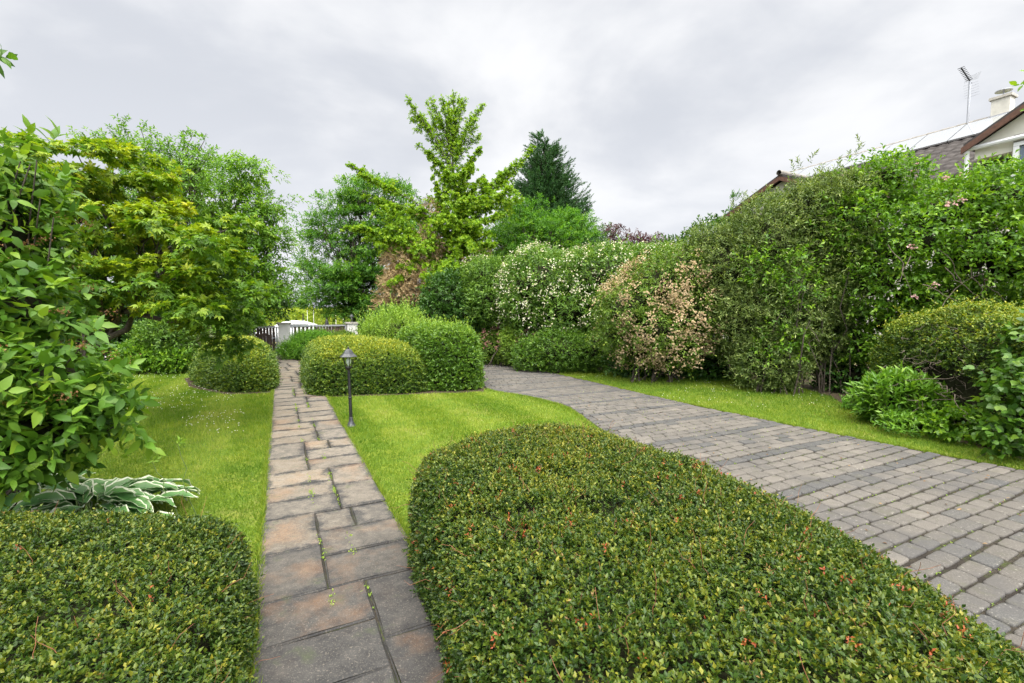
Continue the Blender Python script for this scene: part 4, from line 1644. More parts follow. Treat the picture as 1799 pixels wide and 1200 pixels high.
# low shrubs along the back of the left lawn
shrub('low_shrub', 'dark green shrub mass at the back of the left lawn', 'shrub', M_TREE_D, [blob(215, 560, 13.4, 80, 70), blob(150, 590, 13, 70, 70), blob(290, 560, 13.6, 70, 70)], 900, .26, 8, .12, .06, seed=52, core=.8)
shrub('low_shrub', 'arching mid green shrub under the maple branches', 'shrub', M_MOCK, [blob(300, 590, 12.6, 52, 34), blob(330, 570, 13, 30, 30)], 620, .24, 8, .09, .04, seed=54, core=.75, sink=.1)
shrub('low_shrub', 'low dark leaved bush at the edge of the left lawn', 'shrub', M_ROSE, [blob(250, 628, 12.2, 40, 24), blob(300, 632, 12.3, 44, 22)], 620, .18, 8, .075, .04, seed=56, core=.8)
shrub('lavender_bush', 'grey green bush between the maple and the rounded hedge', 'shrub', M_LAV, [blob(352, 606, 12.8, 34, 20), blob(372, 596, 13.2, 22, 16)], 900, .2, 8, .06, .014, seed=58, core=.7, out=.4, up=.8)

# ================================================================== around the gate
shrub('juniper', 'bright green spreading juniper in front of the drive gate', 'shrub', M_YEW, [blob(552, 606, 16.6, 36, 23, 1.0), blob(520, 614, 16.2, 26, 13, .7), blob(585, 612, 16.8, 26, 16, .8)], 1500, .22, 10, .07, .016, seed=60, core=.8, out=.8, up=.3)
shrub('round_bush', 'dull olive rounded bush below the right gate post', 'shrub', M_SPIREA, [blob(600, 602, 17.6, 26, 17, .8)], 600, .18, 8, .06, .03, seed=62, core=.85)
shrub('shrub', 'pale green shrub with loose upright shoots behind the long clipped hedge', 'shrub', M_LIGHT, [blob(690, 585, 12.8, 42, 36, .7), blob(655, 590, 13, 22, 24, .5), blob(740, 592, 12.6, 30, 18, .5), blob(715, 568, 13, 20, 22, .4)], 640, .34, 13, .06, .022,
      seed=64, core=.6, wild=.25, out=.3, up=1.0, rnd=.25, spread=(1.0, .5))
shrub('dark_shrub', 'dark green rounded shrub between the dead conifer and the white blossom', 'shrub', M_TREE_D, [blob(795, 525, 15.2, 50, 42, 1.0), blob(770, 560, 15, 42, 36, .9), blob(830, 555, 15, 40, 40, .9), blob(700, 580, 16, 60, 40, 1.0)], 1300, .26, 8, .11, .055, seed=66, core=.8)

# shrubs along the drive
shrub('spirea', 'pinkish brown spirea at the far bend of the drive', 'shrub', M_SPIREA, [blob(868, 612, 14.6, 36, 32, .8), blob(905, 612, 14, 30, 28, .7)], 900, .18, 8, .06, .026, seed=68, core=.85)
sp, P, Nn = shrub('spirea', 'low green hedge shrub on the right edge of the drive, beneath the white blossom', 'shrub', M_PRIVET, [blob(985, 616, 12.6, 56, 36, .8), blob(1035, 618, 12.5, 36, 32, .7), blob(940, 626, 13, 40, 32, .8)], 1500, .2, 8, .06, .03, seed=70, core=.85)
shrub('spirea', 'small pale green bush topping the drive edge between the pinkish spirea', 'shrub', M_LIGHT, [blob(897, 596, 13.8, 16, 18, .4)], 240, .2, 9, .06, .026, seed=72, core=.6)
q = sample_blobs([blob(868, 605, 14.5, 37, 30, .8), blob(920, 603, 14, 34, 22, .7), blob(945, 605, 13.3, 26, 18, .6)], 260, .22, 1.6, .05)[0]
q = q[q[:, 2] > .55]
t = thing('spirea_flowers', 'faded pink flower heads of the spirea along the drive', 'flowers', (q[:, 0].mean(), q[:, 1].mean(), 0))
leaf_mesh('flower_heads', t, M_PINK, shoots(np.repeat(q, 6, 0) + rng.normal(0, .04, (len(q) * 6, 3)), nrm(rng.normal(0, .5, (len(q) * 6, 3)) + Z3), .03, 5, .035, .025))

# mock orange with white flowers
def flowering(name, label, mat, fm, bl, n, nf, fl, fs_, L_, W_, seed, SL=.3, m=8, per=5, patch=-.3, **kw):
    t, P, Nn = shrub(name, label, 'shrub', mat, bl, n, SL, m, L_, W_, seed=seed, **kw)
    q, qn = sample_blobs(bl, nf, .24, 2.0, .06, .3, seed, .82)
    ok = fbm(q * .9, seed + 4) > patch
    q, qn = q[ok], qn[ok]
    D = aim(qn, .8, .4, .4)
    Q = np.repeat(q + D * SL * .45, per, 0) + rng.normal(0, fs_, (len(q) * per, 3))
    leaf_mesh('flowers', t, fm, shoots(Q, np.repeat(D, per, 0), fl * .3, 5, fl, fl * .8, up=.6, spread=(1.3, .9)))
    return t


flowering('mock_orange', 'tall loose shrub covered in white blossom behind the drive', M_MOCK, M_CREAM,
          [blob(955, 505, 14, 80, 70, 1.2), blob(1060, 495, 13.6, 85, 62, 1.2), blob(1120, 480, 13.8, 70, 42, 1.1), blob(1000, 540, 13.6, 80, 50, 1.1), blob(930, 545, 14, 50, 45, .9), blob(1165, 470, 13.8, 40, 36, .9)], 2600, 2500, .030, .05, .10, .042, 80, patch=-.34, per=3, amp=.34)
flowering('mock_orange', 'narrow white blossom shrub under the bright pale tree with fan leaves', M_MOCK, M_CREAM, [blob(850, 490, 15, 34, 34, .9), blob(862, 535, 14.8, 46, 46, 1.0)], 900, 420, .036, .05, .10, .042, 84, patch=-.1, per=4, amp=.3)
flowering('viburnum_shrub', 'loose arching shrub of faded beige pink flower clusters over the lawn strip', M_SPIREA, M_FADED,
          [blob(1105, 545, 10.8, 56, 50, .9), blob(1150, 505, 10.9, 60, 50, .9), blob(1195, 475, 11, 50, 46, .9), blob(1150, 575, 10.6, 66, 44, .9), blob(1085, 585, 11, 38, 34, .8), blob(1215, 555, 10.7, 50, 60, .8), blob(1120, 615, 10.7, 40, 22, .5), blob(1185, 610, 10.5, 46, 34, .6)],
          1500, 1500, .028, .06, .075, .032, 88, SL=.26, per=12, patch=-.10, core=.7, amp=.36, fs=3.0, sink=.2, wild=.16, droop=.35)

# olive-grey tall shrub
bl = [blob(1275, 480, 10.6, 58, 72, 1.0), blob(1345, 435, 10.3, 66, 82, 1.0), blob(1405, 392, 10.2, 52, 66, .9), blob(1455, 350, 10, 50, 40, .8), blob(1440, 440, 9.9, 60, 90, .9), blob(1300, 560, 10.2, 55, 70, .9), blob(1380, 550, 9.8, 70, 100, .9), blob(1350, 635, 9.6, 60, 55, .7), blob(1250, 520, 10.7, 45, 60, .8), blob(1440, 580, 9.8, 45, 70, .7), blob(1240, 440, 10.8, 30, 40, .6)]
t, P, Nn = shrub('olive_shrub', 'tall dense shrub with narrow olive grey leaves on the right lawn edge', 'shrub', M_OLIVE, bl, 5600, .26, 11, .075, .022, base=(at(1370, 690, 9.9)[0], 9.9, 0), seed=92, core=.8, stems=40, r0=.025, out=.6, up=.35, rnd=.55, amp=.34, fs=3.4)
ex = np.array([at(px, py, 10.2) for px, py in ((1408, 300), (1420, 285), (1395, 310), (1500, 275), (1515, 262), (1490, 285), (1290, 372), (1300, 362), (1340, 352), (1225, 430), (1440, 310), (1470, 300))])
lv = shoots(ex, nrm(rng.normal(0, .25, ex.shape) + Z3), rng.uniform(.25, .5, len(ex)), 22, .09, .022)
leaf_mesh('long_shoots', t, M_OLIVE, lv)['kind'] = 'stuff'
shrub('olive_shrub', 'smaller olive grey shrub growing up against the rose thicket', 'shrub', M_OLIVE, [blob(1505, 440, 9.1, 34, 60, .5), blob(1490, 350, 9.4, 44, 36, .6), blob(1470, 520, 9.3, 40, 50, .5)], 520, .26, 11, .075, .022, seed=94, core=.1, amp=.34, fs=3.4, wild=.15)
shrub('rose_bush', 'green leafy rose shoots growing through the olive grey shrub', 'shrub', M_ROSE, [blob(1405, 500, 9.1, 34, 54, .4), blob(1375, 600, 9.2, 40, 40, .4), blob(1340, 470, 9.5, 28, 40, .4)], 150, .32, 9, .085, .045, seed=95, core=.1, amp=.4, fs=3.4, sink=.15, wild=.2, dens=1.0)
# rose and elder thicket
bl = [blob(1552, 318, 9.2, 44, 46, .8), blob(1500, 390, 9.3, 60, 60, .9), blob(1640, 384, 8.8, 80, 60, .9), blob(1730, 356, 8.5, 75, 55, .9), blob(1800, 350, 8.3, 70, 70, .9), blob(1590, 430, 8.8, 85, 70, 1.0), blob(1690, 440, 8.5, 80, 80, 1.0), blob(1780, 450, 8.2, 70, 90, 1.0),
      blob(1530, 490, 9.1, 60, 75, .9), blob(1610, 520, 8.8, 65, 45, .8), blob(1560, 570, 9.0, 40, 36, .6), blob(1860, 480, 8.0, 60, 120, .9), blob(1700, 520, 8.7, 60, 45, .7), blob(1505, 600, 9.2, 26, 40, .5)]
rb = (at(1640, 680, 9.0)[0], 9.0, 0)
t, P, Nn = shrub('rambling_rose', 'huge tangled green rose thicket below the tiled roof', 'shrub', M_ROSE, bl, 2300, .30, 9, .085, .045, base=rb, seed=96, core=.58, stems=44, r0=.025, out=.6, up=.3, rnd=.55, amp=.40, fs=3.4, depth=.3, sink=.15, dens=1.9)
i = rng.choice(len(P), 46, replace=False)
q = np.repeat(P[i] + Nn[i] * .14, 7, 0) + rng.normal(0, .035, (46 * 7, 3))
leaf_mesh('flowers', t, M_ROSEPINK, shoots(q, aim(np.repeat(Nn[i], 7, 0)), .01, 5, .035, .032))
polys = []
for px, py, qx, qy in ((1660, 470, 1720, 520), (1720, 520, 1660, 555), (1700, 460, 1740, 540), (1600, 450, 1570, 500), (1640, 560, 1730, 480), (1690, 500, 1650, 440), (1560, 430, 1600, 520), (1440, 600, 1420, 570), (1620, 500, 1690, 545), (1730, 500, 1790, 560)):
    polys.append((curve(at(px, py, 7.9), at(qx, qy, 7.75), 9, .035, rng.uniform(-.1, .12)), np.linspace(.009, .003, 9)))
V, F = tubes(polys, 5)
mesh_obj('bare_branches', V, F, bpy.data.materials['grey_twig'], t)['kind'] = 'stuff'
# stems and dark undergrowth in its hollow
shrub('undergrowth_plant', 'dark leafy undergrowth in the hollow beneath the rose thicket', 'plant', M_TREE_D, [blob(1500, 660, 9.4, 46, 36, .5), blob(1470, 640, 9.8, 40, 60, .5), blob(1570, 650, 8.9, 40, 40, .5)], 260, .22, 7, .09, .05, seed=99, core=.6, stems=10)
shrub('undergrowth_plant', 'dark undergrowth beneath the olive and beige shrubs along the lawn', 'plant', M_TREE_D, [blob(1150, 640, 11.6, 90, 24, .5), blob(1250, 640, 11.2, 60, 40, .5)], 420, .2, 7, .09, .05, seed=101, core=.7, stems=6)
# a leafy tip in the sky at the right edge of the photograph belongs to a tall shoot of the thicket
tip = at(1802, 150, 7.0)
V, F = tubes([(curve((rb[0] + 1.5, 8.2, 2.0), tip, 9, .03, .02), np.linspace(.014, .004, 9))], 5)
mesh_obj('long_shoot', V, F, BARK, t)
q = np.array([tip, tip + [.12, 0, .15], tip + [.2, 0, -.25], at(1816, 190, 7.0)])
leaf_mesh('shoot_leaves', t, M_ROSE, shoots(q, nrm(np.array([[-1, 0, .2], [-.8, 0, .5], [-.9, 0, -.1], [-1, 0, 0]])), .14, 6, .10, .055), 'broad')
# the thicket goes on past the right edge, and the far boundary behind everything
shrub('boundary_shrub', 'tall mixed green shrubbery closing the garden behind the olive shrub', 'shrub', M_TREE_D, [blob(1180, 520, 14.5, 90, 90, 1.2), blob(1260, 470, 13.5, 70, 90, 1.2), blob(1080, 540, 15.5, 90, 70, 1.2), blob(960, 560, 16, 90, 60, 1.2)], 1100, .3, 8, .12, .06, seed=105, core=.8)

# ================================================================== trees in the middle
bl = [blob(600, 358, 22, 36, 14), blob(650, 340, 22, 42, 22), blob(690, 350, 22, 32, 24), blob(578, 392, 22, 36, 14), blob(640, 390, 22, 50, 20), blob(570, 430, 22, 38, 14), blob(640, 430, 22, 52, 22), blob(700, 410, 22, 40, 34), blob(565, 470, 22, 34, 14), blob(610, 475, 21.5, 52, 24), blob(670, 470, 22, 40, 30),
      blob(590, 505, 21.5, 60, 22), blob(650, 510, 21.5, 52, 34), blob(560, 522, 21, 34, 10), blob(620, 540, 21.5, 50, 18), blob(690, 530, 22, 34, 34)]
tree('robinia_tree', 'broad tiered green tree rising behind the right gate post', 'tree', at(635, 615, 22), at(635, 470, 22), bl, M_ROBIN, 520, 14, (.55, .55, .11), .3, 9, .15, .05, r0=.16, limbs=70, seed=110, depth=.35, sink=.08, droop=.12, upn=.9, trunks=4, k=.6)
leaders(AIRY, M_TREE, [((245, 300), (208, 232)), ((245, 300), (192, 228)), ((240, 300), (216, 208)), ((262, 300), (246, 224)), ((275, 300), (262, 222)), ((300, 310), (292, 240)), ((315, 310), (322, 228)), ((330, 310), (362, 234)), ((320, 300), (338, 232)), ((340, 320), (372, 262)), ((190, 290), (163, 236)), ((280, 300), (276, 238))], 13, .11, .045)
bl = [blob(740, 370, 24, 36, 30), blob(700, 390, 24, 30, 30), blob(760, 400, 24, 34, 34), blob(850, 440, 24, 50, 34), blob(730, 440, 24, 50, 40), blob(800, 470, 24, 50, 40), blob(880, 490, 24, 50, 50)]
tree('airy_tree', 'thin airy tree seen through gaps behind the fan leaved tree', 'tree', at(760, 600, 24), at(760, 480, 24), bl, M_FAR, 150, 9, (.45, .45, .3), .28, 8, .13, .05, r0=.13, limbs=60, seed=114, depth=.8, k=.3, bark=BARK_GREY)

# ginkgo: long straight branches clothed in fan leaves
GD = 17.5
gb = at(806, 620, GD)
t = thing('ginkgo_tree', 'bright green tree with spiky upright branches standing tallest in the middle', 'tree', (gb[0], gb[1], 0))
ax = [(806, 622), (805, 520), (806, 450), (803, 400), (800, 350), (796, 300), (794, 255)]
ap = np.array([at(x, y, GD) for x, y in ax])
ap[0][2] = -.05
branches = []  # (start px, end px, depth shift at the end, leaf weight)
top = [((795, 262), (797, 164)), ((795, 268), (776, 170)), ((793, 275), (757, 168)), ((796, 265), (816, 176)), ((797, 272), (848, 184)), ((797, 290), (846, 236)), ((793, 300), (716, 172)), ((792, 292), (738, 200)), ((796, 300), (828, 205)), ((796, 310), (732, 254)),
       ((797, 320), (750, 268)), ((799, 330), (846, 262)), ((800, 345), (764, 300)), ((795, 285), (786, 190)), ((795, 280), (806, 195)), ((742, 215), (722, 212)), ((745, 225), (728, 228)), ((795, 270), (768, 205)), ((796, 262), (806, 172)), ((797, 268), (835, 210)), ((797, 285), (838, 222)), ((796, 305), (724, 196)), ((793, 290), (748, 180)), ((795, 270), (787, 172))]
for a, b in top:
    branches.append((a, b, rng.uniform(-.5, .5), 1.0))
for a, b, d, wgt in [((800, 420), (612, 290), -1.2, 1.0), ((770, 400), (640, 345), -.8, .9), ((803, 440), (600, 400), -1.2, .9), ((803, 450), (640, 420), -.6, .9), ((805, 430), (760, 310), -.5, .8), ((803, 400), (755, 345), .6, 1), ((803, 400), (900, 290), .4, 1.0), ((804, 410), (938, 255), .9, .8), ((804, 430), (895, 330), -.6, 1.0),
                     ((804, 420), (885, 375), -1.1, 1), ((803, 380), (850, 310), .2, 1), ((802, 370), (830, 290), -.5, 1), ((805, 450), (740, 505), -1.4, 1.0), ((805, 455), (770, 480), -1.8, 1.2), ((805, 460), (700, 470), -1.2, 1.0), ((805, 450), (720, 440), -1.0, 1.0), ((805, 440), (870, 430), -1.2, 1), ((805, 430), (760, 390), -1.4, 1.2), ((804, 410), (830, 440), -1.6, 1.1),
                     ((804, 390), (800, 470), -1.3, 1.0), ((804, 400), (845, 395), -1.5, 1.2), ((803, 370), (780, 345), -1.0, 1.2), ((802, 350), (815, 300), -.9, 1.2), ((803, 360), (835, 350), -1.0, 1.2), ((804, 400), (815, 350), -1.2, 1.3), ((804, 410), (795, 380), -1.4, 1.3), ((805, 420), (860, 410), -.8, 1.2), ((800, 330), (785, 300), -.5, 1.2), ((797, 300), (805, 250), -.4, 1.1), ((805, 450), (680, 500), -1.5, .8), ((805, 470), (775, 510), -2.0, 1.2), ((806, 470), (842, 470), -1.5, .6)]:
    branches.append((a, b, d, wgt))
polys = [(ap, np.array([.17, .15, .13, .10, .075, .05, .03]))]
PP, DD, TP = [], [], []
for a, b, d, wgt in branches:
    A, B_ = at(a[0], a[1], GD), at(b[0], b[1], GD + d)
    p = curve(A, B_, 8, .018, .05 if wgt > .85 else 0)
    l = np.linalg.norm(B_ - A)
    polys.append((p, np.linspace(.028 if l > 1.6 else .018, .006, 8)))
    tip_ = b[1] < 262 and a[1] < 350
    n = int(l * (44 if tip_ else 56) * wgt) + 6
    f = rng.uniform(.08, 1, n)
    base = np.stack([np.interp(f, np.linspace(0, 1, 8), p[:, q]) for q in range(3)], 1)
    dir_ = nrm(B_ - A)
    side = nrm(rng.normal(0, 1, (n, 3)))
    PP.append(base + side * ((.11 * (1 - .8 * f) + .012) * (.55 if tip_ else 1.0) * rng.uniform(.2, 1.3, n))[:, None])
    DD.append(nrm(dir_ * .55 + side * .8 + rng.normal(0, .2, (n, 3))))
    # side twigs on the long limbs
    if tip_:
        TP.append((PP.pop(), DD.pop()))
        for _ in range(int(l * 4)):
            f0 = rng.uniform(.2, .95)
            s = np.array([np.interp(f0, np.linspace(0, 1, 8), p[:, q]) for q in range(3)])
            e = s + nrm(dir_ * .8 + rng.normal(0, .5, 3)) * rng.uniform(.12, .36) * (1.2 - f0)
            ff = rng.random(4)[:, None]
            TP.append((s + (e - s) * ff, nrm(nrm(e - s) + rng.normal(0, .5, (4, 3)))))
            polys.append((curve(s, e, 3, .02), np.linspace(.006, .003, 3)))
    elif l > 1.3:
        for _ in range(int(l * 3.2)):
            f0 = rng.uniform(.15, .9)
            s = np.array([np.interp(f0, np.linspace(0, 1, 8), p[:, q]) for q in range(3)])
            e = s + nrm(dir_ * .6 + rng.normal(0, .6, 3)) * rng.uniform(.25, .7) * (1.15 - f0)
            polys.append((curve(s, e, 4, .04), np.linspace(.01, .004, 4)))
            m = 12
            ff = rng.random(m)[:, None]
            PP.append(s + (e - s) * ff + rng.normal(0, .05, (m, 3)))
            DD.append(nrm((e - s) / np.linalg.norm(e - s) * .5 + rng.normal(0, .7, (m, 3))))
P, D = np.concatenate(PP), np.concatenate(DD)
gbl = [blob(812, 385, GD - .3, 44, 46, .9), blob(838, 350, GD, 36, 30, .7), blob(800, 330, GD, 26, 34, .6), blob(825, 430, GD - .4, 40, 28, .8), blob(735, 450, GD - .8, 44, 34, .7), blob(770, 400, GD - .6, 32, 30, .7), blob(690, 425, GD - .6, 40, 26, .6), blob(775, 480, GD - 1.6, 30, 30, .4), blob(700, 380, GD - .6, 34, 22, .6), blob(880, 350, GD, 30, 26, .6)]
P2, D2, vb2, _ = clusters(gbl, 250, 14, (.2, .2, .14), .6, .3, 170, .3)
P, D = np.concatenate([P, P2]), np.concatenate([D, nrm(D2 + [0, 0, -.3])])
tp, td = np.concatenate([q[0] for q in TP]), np.concatenate([q[1] for q in TP])
leaf_mesh('crown', t, M_GINK, cat(shoots(P, D, .075, 8, .062, .072, spread=(1.3, .6), up=.3, sink=.2, tipv=.2), shoots(tp, td, .13, 8, .046, .052, spread=(1.3, .6), up=.3, sink=.1, tipv=.2)), 'fan')
V, F = tubes(polys, 6)
mesh_obj('trunk', V, F, BARK_GREY, t, True)


# conifers
def conifer(name, label, px, ptop, pbase, Y, half, mat, n, leafL, seed, bottom_open=0.1, ragged=.25, lean=0.0, group=None, trunk_mat=None, m=14, plume=.9):
    top_, bs = at(px, ptop, Y), at(px, pbase, Y)
    H = top_[2]
    t = thing(name, label, 'tree', (bs[0], Y, 0), 0, group)
    R = half * Y / FPX
    polys = [(np.array([[bs[0], Y, -.05], [bs[0], Y, H * .5], [bs[0] + lean, Y, H * .96]]), np.array([R * .09, R * .06, .012]))]
    PP, DD, LL = [], [], []
    for q in range(n):
        f = 1 - math.sqrt(rng.uniform(.0, 1.0)) * (1 - bottom_open)
        z = H * (bottom_open * 0 + f)
        prof = (.04 + .96 * (1 - f) ** .8) * R * (1 + ragged * (rng.random() - .4))
        az = rng.uniform(0, 2 * pi)
        hd = np.array([cos(az), sin(az), 0])
        s = np.array([bs[0] + lean * f, Y, z - prof * .25])
        e = s + hd * prof + Z3 * (prof * rng.uniform(.25, .6))
        k = 7
        p = curve(s, e, k, .03, -.10)
        polys.append((p, np.linspace(.02, .004, k)))
        cnt = int(10 + 16 * np.linalg.norm(e - s) / R)
        ff = rng.uniform(.1, 1, cnt)
        b = np.stack([np.interp(ff, np.linspace(0, 1, k), p[:, c_]) for c_ in range(3)], 1)
        dr = nrm(e - s)
        PP.append(b + rng.normal(0, .06, (cnt, 3)))
        DD.append(nrm(dr * plume + Z3 * .35 + rng.normal(0, .35, (cnt, 3))))
    P, D = np.concatenate(PP), np.concatenate(DD)
    ok = P[:, 2] > .05
    lv = shoots(P[ok], D[ok], leafL * 2.6 * rng.uniform(.6, 1.3, ok.sum()), m, leafL, leafL * .22, spread=(.6, .3), up=.1, droop=.05, tipv=.25)
    leaf_mesh('crown', t, mat, lv)
    V, F = tubes(polys, 5)
    mesh_obj('trunk', V, F, trunk_mat or BARK, t)
    return t


conifer('cypress_tree', 'dark green pointed conifer rising behind the feathery bright tree', 957, 233, 610, 23, 112, M_CYP, 1250, .14, 120, ragged=.75, lean=-.1, plume=1.3)
# brown dead conifers
t = thing('dead_conifer', 'withered conifer with tan brown drooping needles beside the robinia', 'tree', (at(735, 600, 17.2)[0], 17.2, 0))
bl = [blob(708, 515, 17.0, 36, 34, .9), blob(745, 510, 17.0, 38, 46, .9), blob(722, 480, 17.2, 30, 34, .8), blob(768, 545, 16.9, 40, 34, .8), blob(690, 545, 17.0, 24, 20, .6), blob(755, 440, 17.4, 30, 36, .7), blob(760, 375, 17.6, 14, 14, .4), blob(700, 455, 17.3, 20, 18, .5)]
P, Nn = sample_blobs(bl, 3600, .3, 2.2, .5, .1, 125, .6)
D = aim(Nn, .8, .1, .45)
leaf_mesh('crown', t, M_DEAD, shoots(P, D, .36, 13, .11, .022, spread=(.7, .3), droop=.1, sink=.15))
stems_to(t, (at(735, 600, 17.2)[0], 17.2, 0), bl, 46, .05, name='trunk')
t = thing('dead_conifer', 'thin brown dead conifer between the fan leaved tree and bright feathery tree', 'tree', (at(855, 600, 19.5)[0], 19.5, 0))
bl = [blob(850, 455, 19.5, 44, 22, .7), blob(835, 485, 19.5, 40, 34, .7), blob(875, 480, 19.5, 24, 28, .6)]
P, Nn = sample_blobs(bl, 520, .3, 2.2, .6, .1, 127, .6)
leaf_mesh('crown', t, M_DEAD, shoots(P, aim(Nn, .7, .2, .5), .34, 12, .10, .02, spread=(.7, .3), sink=.1))
stems_to(t, (at(855, 600, 19.5)[0], 19.5, 0), bl, 20, .04, name='trunk')

bl = [blob(948, 374, 19.6, 34, 18), blob(925, 392, 19.4, 34, 20), blob(975, 396, 19.7, 32, 20), blob(905, 412, 19.6, 38, 22), blob(985, 410, 19.6, 44, 26), blob(940, 425, 19.2, 70, 30), blob(1010, 425, 19.6, 30, 20), blob(900, 450, 19.6, 34, 26), blob(960, 460, 19.4, 60, 28), blob(1020, 400, 20, 22, 16), blob(920, 480, 19.6, 45, 30)]
tree('feathery_tree', 'bright green feathery crowned tree in front of the dark conifer', 'tree', at(950, 610, 19.6), at(950, 480, 19.6), bl, M_ACACIA, 230, 13, (.5, .5, .12), .32, 12, .13, .035, r0=.13, limbs=40, seed=130, depth=.4, sink=.1, droop=.25, k=.65)
bl = [blob(1110, 425, 26, 34, 14), blob(1085, 415, 26, 18, 12), blob(1150, 432, 26, 30, 12), blob(1120, 445, 26, 60, 20)]
tree('purple_tree', 'small purple leaved tree showing over the white blossom', 'tree', at(1115, 600, 26), at(1115, 480, 26), bl, M_PURP, 120, 10, (.4, .4, .22), .28, 7, .12, .06, r0=.1, limbs=30, seed=134)
bl = [blob(1060, 425, 28, 24, 16), blob(1050, 445, 28, 40, 26), blob(1180, 450, 28, 40, 20)]
tree('far_tree', 'soft green tree just beyond the purple leaved tree', 'tree', at(1055, 600, 28), at(1055, 480, 28), bl, M_FAR, 90, 10, (.5, .5, .35), .3, 7, .14, .07, r0=.12, limbs=20, seed=136)
conifer('young_tree', 'slim pale green young tree beside the left gable of the house', 1281, 338, 600, 22, 16, M_ROBIN, 60, .13, 138, ragged=.5)
conifer('spruce_tree', 'small dark spruce far beyond the gate', 525, 531, 575, 62, 9, M_CYP, 60, .35, 140)

# ================================================================== gate and the street behind
M_PILLAR = plain('white_render', (.76, .75, .72), .85, noise=.06, nscale=5, bump=.3)
M_CAP = plain('concrete_cap', (.42, .40, .36), .85, noise=.2, nscale=12, bump=.3)
M_BOARD = plain('brown_board', (.075, .045, .032), .6, noise=.45, nscale=14, bump=.2)
M_GALV = plain('grey_metal', (.42, .43, .45), .4, .6, noise=.1)
M_BLACK = plain('black_metal', (.018, .018, .019), .38, .3, noise=.3, nscale=40, bump=.15)
M_BLACK_WORN = plain('weathered_metal', (.055, .058, .064), .42, .4, noise=.4, nscale=30, bump=.2)
GV = 20.0


def gate_pillar(label, u, w_, h_):
    t = thing('gate_pillar', label, 'pillar', uv(u, GV), PATH_ANG, 'white pillars of the garden gate')
    MB().box(uv(u, GV, h_ / 2), (w_, w_, h_), PATH_ANG).build('shaft', M_PILLAR, thing_zero(t))
    MB().box(uv(u, GV, h_ + .03), (w_ + .1, w_ + .1, .06), PATH_ANG).build('cap', M_CAP, thing_zero(t))
    return t


def thing_zero(t):
    t.rotation_euler = (0, 0, 0)
    return t


gate_pillar('white gate pillar between the pedestrian gate and the drive gate', .17, .42, 1.17)
gate_pillar('white gate pillar with a small lantern on its cap', 2.66, .40, 1.17)
gate_pillar('white gate pillar half hidden by leaves left of the pedestrian gate', -1.06, .34, 1.12)


def gate(label, u0, u1, h_, pattern):
    t = thing('garden_gate', label, 'gate', uv((u0 + u1) / 2, GV))
    fr = MB()
    for u in (u0 + .03, u1 - .03):
        fr.box(uv(u, GV, h_ / 2 + .04), (.055, .05, h_), PATH_ANG)
    for z in (.10, h_ + .02):
        fr.box(uv((u0 + u1) / 2, GV, z), (u1 - u0 - .12, .05, .055), PATH_ANG)
    fr.build('frame', M_GALV, t)
    bd = MB()
    u = u0 + .09
    while u < u1 - .1:
        wd, gp = pattern(u)
        bd.box(uv(u + wd / 2, GV + .036, h_ / 2 + .06), (wd, .018, h_ - .0), PATH_ANG)
        u += wd + gp
    bd.build('boards', M_BOARD, t)
    MB().box(uv(u1 - .12, GV - .07, h_ * .62), (.10, .05, .03), PATH_ANG).build('handle', M_GALV, t)
    return t


gate('wide brown board drive gate with open slats at one end', .42, 2.44, 1.08, lambda u: (.085, .06) if u < 1.15 else (.10, .008))
gate('narrow brown pedestrian gate at the end of the slab path', -.86, -.06, 1.05, lambda u: (.095, .01))
# low wall running on from the pillars
t = thing('boundary_wall', 'low white boundary wall hidden behind trees left of the gate', 'wall', uv(-6, GV))
MB().box(uv(-6.3, GV, .5), (10, .25, 1.0), PATH_ANG).build('wall', M_PILLAR, t)
MB().box(uv(-6.3, GV, 1.03), (10, .33, .06), PATH_ANG).build('coping', M_CAP, t)
t = thing('boundary_fence', 'dark board fence running from the right gate pillar behind the shrubs', 'fence', uv(8, GV))
f_ = MB()
u = 2.95
while u < 14:
    f_.box(uv(u + .06, GV, .56), (.12, .02, 1.1), PATH_ANG)
    u += .135
f_.build('boards', M_BOARD, t)
MB().box(uv(8.4, GV + .05, .9), (11, .05, .07), PATH_ANG).box(uv(8.4, GV + .05, .3), (11, .05, .07), PATH_ANG).build('rails', M_BOARD, t)

M_GLASS = glass_mat('lamp_glass', (.88, .93, .92))
M_BULB = plain('frosted_bulb', (.85, .86, .84), .3)


